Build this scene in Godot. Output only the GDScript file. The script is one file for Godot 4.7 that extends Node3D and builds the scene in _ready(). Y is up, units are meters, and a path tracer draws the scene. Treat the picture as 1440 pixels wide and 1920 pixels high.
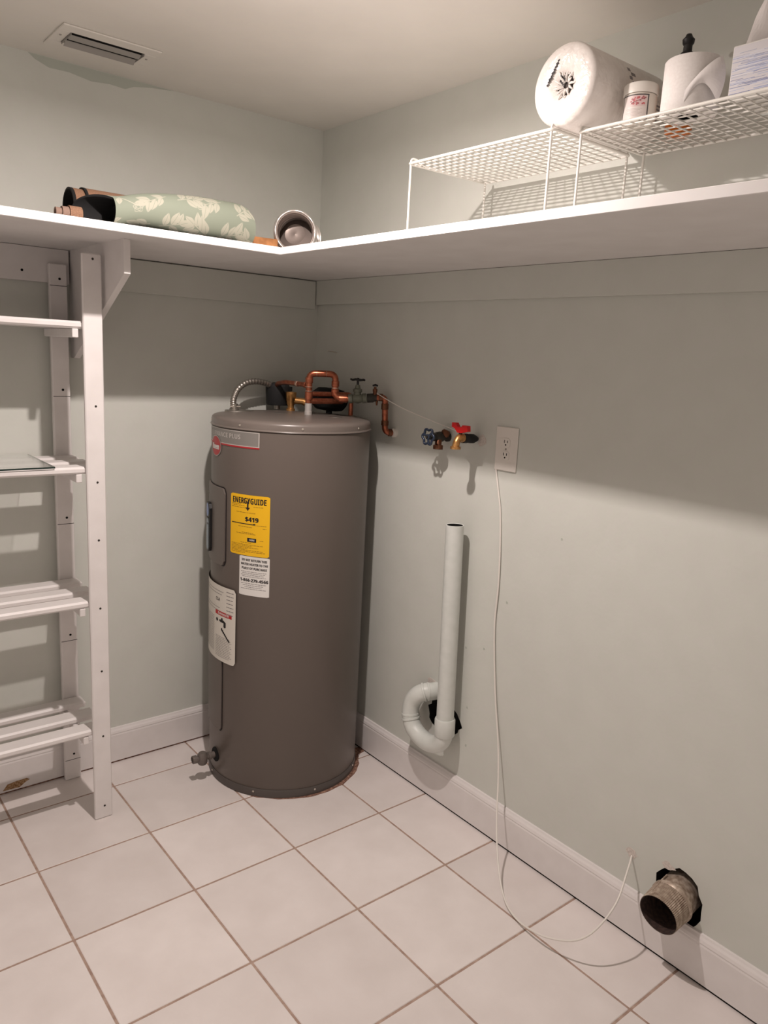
extends Node3D
# A utility closet: water heater in the corner, L-shaped wall shelf, slatted rack, standpipe, valves, dryer duct.
# x runs along the left wall towards the corner, z comes out of it along the right wall, y is up. The corner of the floor is the origin.

var M := {}
var rng := RandomNumberGenerator.new()
const RH := 2.44          # room height
const RX := -2.35          # far side of the room
const RZ := 3.2           # wall behind the camera
const SB := 1.87          # underside of the wall shelf
const ST := 1.892         # top of the wall shelf
const HX := -0.317        # water heater axis
const HZ := 0.335
const HR := 0.285
const LAMP := Color(1.0, 0.947, 0.925)

func _ready() -> void:
	rng.seed = 7
	# ---------- camera, light, exposure
	var cam := Camera3D.new()
	cam.name = "camera"
	cam.fov = 67.3056
	cam.near = 0.05
	cam.far = 50.0
	cam.transform = Transform3D(Basis(Vector3(0.77967, 0.05191, 0.62403), Vector3(0.08434, 0.97877, -0.18679), Vector3(-0.62048, 0.19826, 0.75875)).orthonormalized(), Vector3(-1.8188, 1.5849, 2.7258))
	add_child(cam)
	cam.current = true
	var env := Environment.new()
	env.background_mode = Environment.BG_COLOR
	env.background_color = Color(0, 0, 0)
	env.tonemap_mode = Environment.TONE_MAPPER_LINEAR
	env.tonemap_exposure = 1.0
	env.sdfgi_enabled = true
	env.ssao_enabled = true
	env.ssil_enabled = true
	var we := WorldEnvironment.new()
	we.name = "world_environment"
	we.environment = env
	add_child(we)
	materials()
	ceiling_lamp(Vector3(-0.95, 2.335, 1.20))
	room()
	shelves()
	rack_unit()
	water_heater()
	plumbing()
	wall_things()
	left_shelf_things()
	right_shelf_things()

# ---------------------------------------------------------------- materials
func sm(albedo: Color, rough := 0.6, metal := 0.0) -> StandardMaterial3D:
	var m := StandardMaterial3D.new()
	m.albedo_color = albedo
	m.roughness = rough
	m.metallic = metal
	return m

func noise_tex(freq: float, a: Color, b: Color, size := 512, oct := 4, sd := 1) -> NoiseTexture2D:
	var n := FastNoiseLite.new()
	n.seed = sd
	n.noise_type = FastNoiseLite.TYPE_SIMPLEX_SMOOTH
	n.frequency = freq
	n.fractal_octaves = oct
	var t := NoiseTexture2D.new()
	t.width = size
	t.height = size
	t.seamless = true
	t.noise = n
	var g := Gradient.new()
	g.set_color(0, a)
	g.set_color(1, b)
	t.color_ramp = g
	return t

func bump_tex(freq: float, strength: float, size := 512, sd := 3) -> NoiseTexture2D:
	var n := FastNoiseLite.new()
	n.seed = sd
	n.frequency = freq
	n.fractal_octaves = 4
	var t := NoiseTexture2D.new()
	t.width = size
	t.height = size
	t.seamless = true
	t.as_normal_map = true
	t.bump_strength = strength
	t.noise = n
	return t

func tri(m: StandardMaterial3D, scale: float, world := true) -> StandardMaterial3D:
	m.uv1_triplanar = true
	m.uv1_world_triplanar = world
	m.uv1_scale = Vector3(scale, scale, scale)
	return m

func materials() -> void:
	M.wall = tri(sm(Color(1, 1, 1), 0.55), 0.9)
	M.wall.albedo_texture = noise_tex(0.012, Color(0.800, 0.806, 0.776), Color(0.816, 0.823, 0.793), 512, 4, 11)
	M.wall.normal_enabled = true
	M.wall.normal_texture = bump_tex(0.09, 2.0, 512, 4)
	M.wall.normal_scale = 0.05
	M.wall_dark = sm(Color(0.70, 0.72, 0.68), 0.6)
	M.wall_white = sm(Color(0.97, 0.965, 0.955), 0.7)
	M.ceiling = tri(sm(Color(1, 1, 1), 0.85), 0.8)
	M.ceiling.albedo_texture = noise_tex(0.01, Color(0.865, 0.85, 0.82), Color(0.885, 0.87, 0.84), 512, 4, 21)
	M.ceiling.normal_enabled = true
	M.ceiling.normal_texture = bump_tex(0.02, 2.0, 512, 9)
	M.ceiling.normal_scale = 0.12
	M.white = tri(sm(Color(1, 1, 1), 0.42), 2.0)
	M.white.albedo_texture = noise_tex(0.02, Color(0.875, 0.855, 0.845), Color(0.90, 0.882, 0.874), 256, 3, 31)
	M.shelf = tri(sm(Color(1, 1, 1), 0.5), 1.5)
	M.shelf.albedo_texture = noise_tex(0.015, Color(0.90, 0.885, 0.875), Color(0.93, 0.918, 0.91), 256, 3, 32)
	M.tile = []
	for k in 4:
		var t := tri(sm(Color(1, 1, 1), 0.38), 1.7)
		var d := 0.012 * k
		t.albedo_texture = noise_tex(0.012, Color(0.89 - d, 0.857 - d, 0.84 - d), Color(0.925 - d, 0.895 - d, 0.88 - d), 256, 5, 41 + k)
		M.tile.append(t)
	M.grout = tri(sm(Color(1, 1, 1), 0.95), 3.0)
	M.grout.albedo_texture = noise_tex(0.05, Color(0.60, 0.50, 0.45), Color(0.74, 0.65, 0.59), 256, 4, 51)
	M.black = sm(Color(0.035, 0.035, 0.038), 0.45)
	M.recess_shade = sm(Color(0.05, 0.04, 0.035), 0.95)  # near-black that puts the shade of gaps, bores and holes into the colour
	M.rubber = sm(Color(0.06, 0.062, 0.065), 0.75)
	M.hole = sm(Color(0.03, 0.025, 0.02), 1.0)
	M.tank = sm(Color(0.40, 0.365, 0.34), 0.36)
	M.tank.metallic_specular = 0.42
	M.tank_lid = sm(Color(0.44, 0.405, 0.38), 0.33)
	M.base_ring = sm(Color(0.30, 0.275, 0.26), 0.45)
	M.cover = sm(Color(0.40, 0.368, 0.345), 0.42)
	M.screw = sm(Color(0.85, 0.82, 0.78), 0.3, 0.85)
	M.steel = sm(Color(0.62, 0.60, 0.57), 0.38, 0.85)
	M.copper = tri(sm(Color(1, 1, 1), 0.32, 0.85), 6.0)
	M.copper.albedo_texture = noise_tex(0.03, Color(0.50, 0.27, 0.19), Color(0.76, 0.47, 0.36), 256, 4, 61)
	M.solder = sm(Color(0.74, 0.62, 0.55), 0.35, 0.8)
	M.brass = tri(sm(Color(1, 1, 1), 0.35, 0.8), 8.0)
	M.brass.albedo_texture = noise_tex(0.03, Color(0.60, 0.43, 0.25), Color(0.86, 0.66, 0.42), 256, 4, 62)
	M.bronze = sm(Color(0.42, 0.27, 0.19), 0.4, 0.75)
	M.gunmetal = sm(Color(0.23, 0.22, 0.20), 0.5, 0.55)
	M.greenmetal = sm(Color(0.43, 0.44, 0.39), 0.5, 0.3)
	M.nipple = sm(Color(0.72, 0.70, 0.68), 0.45, 0.3)
	M.pipe = tri(sm(Color(1, 1, 1), 0.4), 3.0)
	M.pipe.albedo_texture = noise_tex(0.03, Color(0.80, 0.815, 0.79), Color(0.845, 0.855, 0.835), 256, 3, 63)
	M.galv = tri(sm(Color(1, 1, 1), 0.5, 0.45), 9.0)
	M.galv.albedo_texture = noise_tex(0.025, Color(0.50, 0.42, 0.36), Color(0.86, 0.81, 0.75), 256, 5, 64)
	M.rust = tri(sm(Color(1, 1, 1), 0.9), 7.0)
	M.rust.albedo_texture = noise_tex(0.04, Color(0.30, 0.18, 0.14), Color(0.72, 0.58, 0.50), 256, 5, 65)
	M.duct_inner = tri(sm(Color(1, 1, 1), 0.95), 9.0)
	M.duct_inner.albedo_texture = noise_tex(0.03, Color(0.13, 0.10, 0.09), Color(0.34, 0.25, 0.22), 256, 4, 75)
	M.chip = tri(sm(Color(1, 1, 1), 0.95), 9.0)
	M.chip.albedo_texture = noise_tex(0.05, Color(0.45, 0.30, 0.17), Color(0.78, 0.68, 0.55), 256, 4, 66)
	M.drywall = tri(sm(Color(1, 1, 1), 0.95), 9.0)
	M.drywall.albedo_texture = noise_tex(0.05, Color(0.74, 0.70, 0.67), Color(0.88, 0.85, 0.82), 256, 4, 67)
	M.wire = sm(Color(0.90, 0.89, 0.86), 0.35)
	M.plastic = sm(Color(0.88, 0.86, 0.83), 0.35)
	M.cable = sm(Color(0.90, 0.88, 0.85), 0.45)
	M.blue = sm(Color(0.17, 0.21, 0.28), 0.3, 0.3)
	M.red = sm(Color(0.80, 0.05, 0.06), 0.35)
	M.yellow = sm(Color(0.93, 0.72, 0.05), 0.45)
	M.paper = sm(Color(0.87, 0.86, 0.84), 0.55)
	M.paper_warm = sm(Color(0.84, 0.82, 0.78), 0.5)
	M.ink = sm(Color(0.09, 0.06, 0.07), 0.6)
	M.ink_grey = sm(Color(0.52, 0.50, 0.50), 0.6)
	M.ink_ochre = sm(Color(0.62, 0.46, 0.06), 0.6)
	M.ink_red = sm(Color(0.70, 0.10, 0.13), 0.5)
	M.brand_grey = sm(Color(0.49, 0.475, 0.455), 0.35)
	M.silver = sm(Color(0.72, 0.70, 0.68), 0.35, 0.2)
	M.pale_red = sm(Color(0.66, 0.12, 0.15), 0.4)
	M.display = sm(Color(0.50, 0.56, 0.62), 0.25)
	M.display_blue = sm(Color(0.42, 0.52, 0.74), 0.25)
	M.tissue = sm(Color(0.93, 0.91, 0.90), 0.95)
	M.tissue.backlight_enabled = true
	M.tissue.backlight = Color(0.25, 0.25, 0.25)
	M.roll = tri(sm(Color(1, 1, 1), 0.95), 10.0)
	M.roll.albedo_texture = noise_tex(0.06, Color(0.90, 0.875, 0.86), Color(0.94, 0.925, 0.91), 256, 3, 68)
	M.wrap = tri(sm(Color(1, 1, 1), 0.3), 6.0)
	M.wrap.albedo_texture = noise_tex(0.02, Color(0.88, 0.85, 0.825), Color(0.94, 0.92, 0.90), 256, 4, 69)
	M.wrap.normal_enabled = true
	M.wrap.normal_texture = bump_tex(0.03, 6.0, 256, 17)
	M.wrap.normal_scale = 0.5
	M.card = sm(Color(0.33, 0.30, 0.29), 0.9)
	M.wood = tri(sm(Color(1, 1, 1), 0.7), 5.0)
	M.wood.albedo_texture = noise_tex(0.02, Color(0.55, 0.36, 0.20), Color(0.76, 0.53, 0.33), 256, 3, 70)
	M.foil = sm(Color(0.86, 0.84, 0.82), 0.3, 0.75)
	M.foil_in = sm(Color(0.62, 0.57, 0.54), 0.45, 0.45)
	M.cork = tri(sm(Color(1, 1, 1), 0.9), 14.0)
	M.cork.albedo_texture = noise_tex(0.08, Color(0.40, 0.29, 0.22), Color(0.60, 0.46, 0.36), 256, 4, 71)
	M.cork_edge = sm(Color(0.50, 0.41, 0.36), 0.9)
	M.foam = sm(Color(0.018, 0.018, 0.02), 0.9)
	M.mat_green = sm(Color(1, 1, 1), 0.8)
	M.mat_green.albedo_texture = leaf_texture()
	M.glass = sm(Color(0.62, 0.70, 0.66, 0.07), 0.03)
	M.glass.transparency = BaseMaterial3D.TRANSPARENCY_ALPHA
	M.glass_edge = sm(Color(0.10, 0.17, 0.15), 0.2)
	M.grille = sm(Color(0.60, 0.585, 0.565), 0.45, 0.1)
	M.amber = sm(Color(0.80, 0.42, 0.08), 0.25)
	M.jar = sm(Color(0.86, 0.83, 0.79), 0.25)
	M.jar_label = sm(Color(1, 1, 1), 0.5)
	M.jar_label.albedo_texture = jar_texture()
	M.box_print = sm(Color(1, 1, 1), 0.45)
	M.box_print.albedo_texture = stripe_texture()
	M.bulb = sm(Color(1, 0.95, 0.9), 0.5)
	M.bulb.emission_enabled = true
	M.bulb.emission = Color(1.0, 0.93, 0.86)
	M.bulb.emission_energy_multiplier = 3.0

func leaf(im: Image, cx: float, cy: float, ang: float, ln: float, wd: float, c: Color) -> void:
	var w := im.get_width()
	var h := im.get_height()
	var ca := cos(ang)
	var sa := sin(ang)
	for y in range(int(cy - ln), int(cy + ln) + 1):
		for x in range(int(cx - ln), int(cx + ln) + 1):
			var u := ((x - cx) * ca + (y - cy) * sa) / (ln * 0.5)
			var v := (-(x - cx) * sa + (y - cy) * ca) / (wd * 0.5)
			if absf(u) < 1.0:
				var half := (1.0 - u * u) * (1.0 - 0.35 * u)
				if absf(v) < half and absf(v) > 0.045:
					im.set_pixel(posmod(x, w), posmod(y, h), c)

func stroke(im: Image, a: Vector2, b: Vector2, wd: float, c: Color) -> void:
	var n := int(a.distance_to(b)) + 1
	for i in n + 1:
		var p := a.lerp(b, float(i) / n)
		im.fill_rect(Rect2i(posmod(int(p.x), im.get_width() - 4), posmod(int(p.y), im.get_height() - 4), int(wd), int(wd)), c)

func leaf_texture() -> ImageTexture:
	# sprays of pale leaves and a few roses; 2140 pixels to the metre both along and around the roll
	var im := Image.create(1024, 800, false, Image.FORMAT_RGB8)
	im.fill(Color(0.47, 0.497, 0.437))
	var c := Color(0.60, 0.597, 0.54)
	var r := RandomNumberGenerator.new()
	r.seed = 12
	for j in 4:
		for i in 5:
			var p := Vector2(100 + i * 205 + (100 if j % 2 else 0) + r.randf_range(-22, 22), 90 + j * 200 + r.randf_range(-22, 22))
			var a := r.randf_range(-0.8, 0.8) + (PI if (i + j) % 2 else 0.0)
			var d := Vector2(cos(a), sin(a))
			stroke(im, p - d * 70, p + d * 70, 5, c)
			for q in 3:
				for s in [-1.0, 1.0]:
					if r.randf() < 0.2:
						continue
					var base := p + d * (-55 + q * 48 + (12 if s > 0 else 0))
					var la: float = a + s * r.randf_range(0.65, 1.05)
					var ll := r.randf_range(74, 104)
					leaf(im, base.x + cos(la) * ll * 0.55, base.y + sin(la) * ll * 0.55, la, ll, ll * 0.5, c)
			if (i + 2 * j) % 3 == 0:
				var e := p + d * 95
				for k in 3:
					var rad := 30.0 - 9 * k
					for t in 60:
						var q := TAU * t / 60.0
						var wob := 1.0 + 0.12 * sin(5 * q + k)
						im.fill_rect(Rect2i(posmod(int(e.x + cos(q) * rad * wob), 1018), posmod(int(e.y + sin(q) * rad * wob), 794), 4, 4), c)
			else:
				leaf(im, p.x + d.x * 105, p.y + d.y * 105, a, 84, 42, c)
	return ImageTexture.create_from_image(im)

func jar_texture() -> ImageTexture:
	var im := Image.create(256, 256, false, Image.FORMAT_RGB8)
	im.fill(Color(0.30, 0.28, 0.28))
	im.fill_rect(Rect2i(12, 12, 232, 232), Color(0.86, 0.82, 0.80))
	for y in range(12, 120):
		for x in range(12, 244):
			var f := (Vector2(x, y) - Vector2(150, 60)).length() / 110.0
			if f < 1.0:
				im.set_pixel(x, y, Color(0.86, 0.82, 0.80).lerp(Color(0.80, 0.66, 0.66), 1.0 - f))
	var r := RandomNumberGenerator.new()
	r.seed = 4
	for k in 26:
		var p := Vector2(r.randf_range(95, 225), r.randf_range(28, 100))
		leaf(im, p.x, p.y, r.randf_range(0, 3.1), r.randf_range(16, 30), r.randf_range(10, 18), Color(0.62 + r.randf() * 0.15, 0.36, 0.38))
	stroke(im, Vector2(100, 84), Vector2(225, 38), 4, Color(0.40, 0.28, 0.28))
	for k in 6:
		var ww := 150 - (k % 3) * 34
		im.fill_rect(Rect2i(128 - int(ww / 2.0), 138 + k * 13, ww, 3), Color(0.68, 0.62, 0.61))
	return ImageTexture.create_from_image(im)

func stripe_texture() -> ImageTexture:
	var im := Image.create(512, 512, false, Image.FORMAT_RGB8)
	im.fill(Color(0.80, 0.79, 0.80))
	var r := RandomNumberGenerator.new()
	r.seed = 23
	for k in 120:
		var y := r.randi_range(60, 505)
		var x := r.randi_range(-100, 430)
		var ln := r.randi_range(120, 420)
		var depth := float(y) / 512.0
		var c := Color(0.80, 0.80, 0.83).lerp([Color(0.36, 0.42, 0.64), Color(0.28, 0.32, 0.52), Color(0.58, 0.64, 0.80), Color(0.88, 0.89, 0.93)][r.randi_range(0, 3)], 0.25 + 0.75 * depth)
		var a := maxi(0, x)
		im.fill_rect(Rect2i(a, y, mini(512, x + ln) - a, r.randi_range(2, 6)), c)
	return ImageTexture.create_from_image(im)

# ---------------------------------------------------------------- mesh helpers
func begin() -> SurfaceTool:
	var st := SurfaceTool.new()
	st.begin(Mesh.PRIMITIVE_TRIANGLES)
	return st

func tri3(st: SurfaceTool, a: Vector3, b: Vector3, c: Vector3, n: Vector3) -> void:
	# flat triangle whose front looks along n (clockwise front)
	var f := (c - a).cross(b - a)
	if f.length() < 1e-12:
		return
	f = f.normalized()
	if f.dot(n) < 0:
		f = -f
		var t := b
		b = c
		c = t
	for p in [a, b, c]:
		st.set_normal(f)
		st.set_uv(Vector2(p.x + p.z, p.y))
		st.add_vertex(p)

func quad(st: SurfaceTool, a: Vector3, b: Vector3, c: Vector3, d: Vector3, n: Vector3) -> void:
	tri3(st, a, b, c, n)
	tri3(st, a, c, d, n)

func cbox(st: SurfaceTool, size: Vector3, b: float, t := Transform3D()) -> void:
	# a box with chamfered edges, centred on t
	var h := size * 0.5
	b = minf(b, minf(h.x, minf(h.y, h.z)) * 0.9)
	var v := func(sx: float, sy: float, sz: float, ax: int) -> Vector3:
		var p := Vector3(sx * (h.x - b), sy * (h.y - b), sz * (h.z - b))
		if ax == 0: p.x = sx * h.x
		if ax == 1: p.y = sy * h.y
		if ax == 2: p.z = sz * h.z
		return t * p
	var bs := t.basis
	for s in [-1.0, 1.0]:
		quad(st, v.call(s, -1, -1, 0), v.call(s, 1, -1, 0), v.call(s, 1, 1, 0), v.call(s, -1, 1, 0), bs * Vector3(s, 0, 0))
		quad(st, v.call(-1, s, -1, 1), v.call(1, s, -1, 1), v.call(1, s, 1, 1), v.call(-1, s, 1, 1), bs * Vector3(0, s, 0))
		quad(st, v.call(-1, -1, s, 2), v.call(1, -1, s, 2), v.call(1, 1, s, 2), v.call(-1, 1, s, 2), bs * Vector3(0, 0, s))
		for u in [-1.0, 1.0]:
			quad(st, v.call(s, u, -1, 0), v.call(s, u, 1, 0), v.call(s, u, 1, 1), v.call(s, u, -1, 1), bs * Vector3(s, u, 0))
			quad(st, v.call(s, -1, u, 0), v.call(s, 1, u, 0), v.call(s, 1, u, 2), v.call(s, -1, u, 2), bs * Vector3(s, 0, u))
			quad(st, v.call(-1, s, u, 1), v.call(1, s, u, 1), v.call(1, s, u, 2), v.call(-1, s, u, 2), bs * Vector3(0, s, u))
			for w in [-1.0, 1.0]:
				tri3(st, v.call(s, u, w, 0), v.call(s, u, w, 1), v.call(s, u, w, 2), bs * Vector3(s, u, w))

func box_mesh(size: Vector3, b := 0.002) -> ArrayMesh:
	var st := begin()
	cbox(st, size, b)
	return st.commit()

func span(a: Vector3, b: Vector3, bev := 0.002) -> ArrayMesh:
	# chamfered box between two corners
	var st := begin()
	cbox(st, (b - a).abs(), bev, Transform3D(Basis(), (a + b) * 0.5))
	return st.commit()

func frame_of(dir: Vector3) -> Basis:
	var y := dir.normalized()
	var x := y.cross(Vector3.UP if absf(y.y) < 0.9 else Vector3.RIGHT).normalized()
	return Basis(x, y, x.cross(y))

func vtx(st: SurfaceTool, p: Vector3, n: Vector3, uv := Vector2.ZERO) -> void:
	st.set_normal(n)
	st.set_uv(uv)
	st.add_vertex(p)

func squad(st: SurfaceTool, p: Array, n: Array, uv: Array) -> void:
	# smooth quad: corners 0-1-2-3 round, front set from the normals
	var order := [0, 1, 2, 0, 2, 3]
	var f: Vector3 = (p[2] - p[0]).cross(p[1] - p[0])
	if f.length() < 1e-13:
		f = (p[3] - p[0]).cross(p[2] - p[0])
	if f.dot(n[0] + n[1] + n[2] + n[3]) < 0:
		order = [0, 2, 1, 0, 3, 2]
	for k in order:
		vtx(st, p[k], n[k], uv[k])

func lathe(st: SurfaceTool, prof: Array, segs := 32, t := Transform3D(), a0 := 0.0, a1 := TAU) -> void:
	# profile of Vector2(radius, height), walked so that the outside lies to its right when going up
	var m := prof.size()
	var sn := []
	for i in m - 1:
		var d: Vector2 = prof[i + 1] - prof[i]
		sn.append(Vector2(d.y, -d.x).normalized())
	var total := 0.0
	for i in m - 1:
		var na: Vector2 = sn[i]
		var nb: Vector2 = sn[i]
		if i > 0 and sn[i - 1].dot(sn[i]) > 0.72: na = (sn[i - 1] + sn[i]).normalized()
		if i < m - 2 and sn[i + 1].dot(sn[i]) > 0.72: nb = (sn[i + 1] + sn[i]).normalized()
		var pa: Vector2 = prof[i]
		var pb: Vector2 = prof[i + 1]
		for k in segs:
			var u0 := float(k) / segs
			var u1 := float(k + 1) / segs
			var c0 := Vector3(sin(lerpf(a0, a1, u0)), 0, cos(lerpf(a0, a1, u0)))
			var c1 := Vector3(sin(lerpf(a0, a1, u1)), 0, cos(lerpf(a0, a1, u1)))
			var up := Vector3.UP
			squad(st, [t * (c0 * pa.x + up * pa.y), t * (c1 * pa.x + up * pa.y), t * (c1 * pb.x + up * pb.y), t * (c0 * pb.x + up * pb.y)],
				[(t.basis * (c0 * na.x + up * na.y)).normalized(), (t.basis * (c1 * na.x + up * na.y)).normalized(), (t.basis * (c1 * nb.x + up * nb.y)).normalized(), (t.basis * (c0 * nb.x + up * nb.y)).normalized()],
				[Vector2(u0, total), Vector2(u1, total), Vector2(u1, total + pa.distance_to(pb)), Vector2(u0, total + pa.distance_to(pb))])
		total += pa.distance_to(pb)

func lathe_mesh(prof: Array, segs := 32, t := Transform3D()) -> ArrayMesh:
	var st := begin()
	lathe(st, prof, segs, t)
	return st.commit()

func smooth_path(pts: Array, per := 6) -> Array:
	# Catmull-Rom through the points
	var out := []
	for i in pts.size() - 1:
		var p0: Vector3 = pts[maxi(0, i - 1)]
		var p1: Vector3 = pts[i]
		var p2: Vector3 = pts[i + 1]
		var p3: Vector3 = pts[mini(pts.size() - 1, i + 2)]
		for k in per:
			var s := float(k) / per
			out.append(p1.cubic_interpolate(p2, p0, p3, s))
	out.append(pts[-1])
	return out

func round_path(pts: Array, r: float, per := 6) -> Array:
	# straight runs with rounded corners
	var out := [pts[0]]
	for i in range(1, pts.size() - 1):
		var a: Vector3 = pts[i - 1]
		var b: Vector3 = pts[i]
		var c: Vector3 = pts[i + 1]
		var d := minf(r, minf(a.distance_to(b), b.distance_to(c)) * 0.5)
		var p := b + (a - b).normalized() * d
		var q := b + (c - b).normalized() * d
		for k in per + 1:
			var s := float(k) / per
			out.append(p.lerp(b, s).lerp(b.lerp(q, s), s))
	out.append(pts[-1])
	return out

func tube(st: SurfaceTool, path: Array, r: Variant, segs := 12, caps := true) -> void:
	var n := path.size()
	var bs := frame_of(path[1] - path[0])
	var rings := []
	var norms := []
	for i in n:
		var d: Vector3 = (path[mini(i + 1, n - 1)] - path[maxi(i - 1, 0)]).normalized()
		var ax := bs.y.cross(d)
		if ax.length() > 1e-6:
			bs = Basis(ax.normalized(), bs.y.angle_to(d)) * bs
		var rr: float = r[i] if r is Array else r
		var ring := []
		var nn := []
		for k in segs + 1:
			var a := TAU * k / segs
			var o := (bs.x * cos(a) + bs.z * sin(a)).normalized()
			ring.append(path[i] + o * rr)
			nn.append(o)
		rings.append(ring)
		norms.append(nn)
	if r is Array:
		for i in n:
			var i0 := maxi(i - 1, 0)
			var i1 := mini(i + 1, n - 1)
			var d: Vector3 = path[i1] - path[i0]
			var slope: float = (r[i1] - r[i0]) / maxf(d.length(), 1e-6)
			for k in segs + 1:
				norms[i][k] = (norms[i][k] - d.normalized() * slope).normalized()
	var ln := 0.0
	for i in n - 1:
		var l1: float = ln + path[i].distance_to(path[i + 1])
		for k in segs:
			squad(st, [rings[i][k], rings[i][k + 1], rings[i + 1][k + 1], rings[i + 1][k]], [norms[i][k], norms[i][k + 1], norms[i + 1][k + 1], norms[i + 1][k]],
				[Vector2(ln, float(k) / segs), Vector2(ln, float(k + 1) / segs), Vector2(l1, float(k + 1) / segs), Vector2(l1, float(k) / segs)])
		ln = l1
	if caps:
		for e in [0, n - 1]:
			var d: Vector3 = path[0] - path[1] if e == 0 else path[n - 1] - path[n - 2]
			for k in segs:
				tri3(st, path[e], rings[e][k], rings[e][k + 1], d)

func tube_mesh(path: Array, r: Variant, segs := 12, caps := true) -> ArrayMesh:
	var st := begin()
	tube(st, path, r, segs, caps)
	return st.commit()

func prism(st: SurfaceTool, poly: PackedVector2Array, depth: float, t: Transform3D) -> void:
	# polygon in t's x-y plane, thickened along t's z by depth (centred)
	var ids := Geometry2D.triangulate_polygon(poly)
	var z := depth * 0.5
	for s in [-1.0, 1.0]:
		for i in range(0, ids.size(), 3):
			var a := poly[ids[i]]
			var b := poly[ids[i + 1]]
			var c := poly[ids[i + 2]]
			tri3(st, t * Vector3(a.x, a.y, z * s), t * Vector3(b.x, b.y, z * s), t * Vector3(c.x, c.y, z * s), t.basis * Vector3(0, 0, s))
	var ccw := not Geometry2D.is_polygon_clockwise(poly)
	for i in poly.size():
		var a := poly[i]
		var b := poly[(i + 1) % poly.size()]
		var d := b - a
		var nn := Vector2(d.y, -d.x) if ccw else Vector2(-d.y, d.x)
		quad(st, t * Vector3(a.x, a.y, -z), t * Vector3(b.x, b.y, -z), t * Vector3(b.x, b.y, z), t * Vector3(a.x, a.y, z), t.basis * Vector3(nn.x, nn.y, 0))

func prism_mesh(poly: PackedVector2Array, depth: float, t := Transform3D()) -> ArrayMesh:
	var st := begin()
	prism(st, poly, depth, t)
	return st.commit()

func blob(n: int, rx: float, ry: float, rough: float, sd: int) -> PackedVector2Array:
	var r := RandomNumberGenerator.new()
	r.seed = sd
	var out := PackedVector2Array()
	for i in n:
		var a := TAU * i / n
		var k := 1.0 + r.randf_range(-rough, rough)
		out.append(Vector2(cos(a) * rx * k, sin(a) * ry * k))
	return out

# ---------------------------------------------------------------- nodes
func thing(called: String, label: String, category: String, at := Vector3.ZERO, group := "") -> Node3D:
	var o := Node3D.new()
	o.name = numbered(called)
	add_child(o)
	o.position = at
	tag(o, label, category, group)
	return o

func numbered(called: String) -> String:
	if not has_node(called):
		return called
	var k := 1
	while has_node("%s_%03d" % [called, k]):
		k += 1
	return "%s_%03d" % [called, k]

func tag(o: Node, label: String, category: String, group := "") -> void:
	o.set_meta("label", label)
	o.set_meta("category", category)
	if group:
		o.set_meta("group", group)

func part(called: String, mesh: Mesh, mat: Material, parent: Node, at := Transform3D()) -> MeshInstance3D:
	var o := MeshInstance3D.new()
	var nm := called
	var k := 1
	while parent.has_node(nm):
		nm = "%s_%03d" % [called, k]
		k += 1
	o.name = nm
	o.mesh = mesh
	o.material_override = mat
	o.transform = at
	parent.add_child(o, true)
	return o

func struct(called: String, mesh: Mesh, mat: Material) -> MeshInstance3D:
	var o := part(called, mesh, mat, self)
	o.set_meta("kind", "structure")
	var says := {
		"floor": "floor of square off-white tiles with brown grout", "ceiling": "plain off-white plastered ceiling", "wall_left": "pale grey-green painted wall behind the slatted rack",
		"wall_far": "plain white wall facing the wire racks", "wall_back": "plain white wall behind the photographer", "baseboard_left": "white moulded baseboard running behind the slatted rack",
		"baseboard_right": "white moulded baseboard under the standpipe and dryer duct", "trim_1": "grey-green cleat under the left shelf between bracket and corner",
		"trim_2": "grey-green cleat under the long right shelf", "trim_3": "white cleat under the left shelf behind the slatted rack"}
	o.set_meta("label", says[called])
	return o

func stuff(o: Node) -> void:
	o.set_meta("kind", "stuff")

func at(p: Vector3) -> Transform3D:
	return Transform3D(Basis(), p)

# ---------------------------------------------------------------- the lamp overhead (just outside the frame)
func ceiling_lamp(p: Vector3) -> void:
	# a small surface-mounted downlight: its glowing lens faces the floor
	var t := thing("ceiling_lamp", "small white cylinder downlight on the ceiling lighting the closet", "lamp", Vector3(p.x, RH, p.z))
	var y := p.y - RH
	part("housing", lathe_mesh([Vector2(0.026, y + 0.004), Vector2(0.028, y), Vector2(0.040, y + 0.003), Vector2(0.044, y + 0.010), Vector2(0.044, -0.014), Vector2(0.055, -0.010), Vector2(0.057, 0.0)], 40), M.plastic, t)
	part("lens", lathe_mesh([Vector2(0.0, y + 0.006), Vector2(0.027, y + 0.006), Vector2(0.027, y + 0.012)], 32), M.bulb, t)
	var l := AreaLight3D.new()
	l.name = "lens_light"
	l.light_color = LAMP
	l.light_energy = 2.5
	l.area_size = Vector2(0.036, 0.036)
	l.area_range = 12.0
	l.area_attenuation = 2.0
	l.shadow_enabled = true
	t.add_child(l)
	l.transform = Transform3D(Basis(Vector3.RIGHT, -PI / 2), Vector3(0, y - 0.001, 0))
	# the lens is slightly domed, so a little light leaves sideways
	var o := OmniLight3D.new()
	o.name = "lens_side_glow"
	o.light_color = LAMP
	o.light_energy = 0.10
	o.light_size = 0.02
	o.omni_range = 12.0
	o.omni_attenuation = 2.0
	o.shadow_enabled = true
	t.add_child(o)
	o.position = Vector3(0, y - 0.024, 0)

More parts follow.
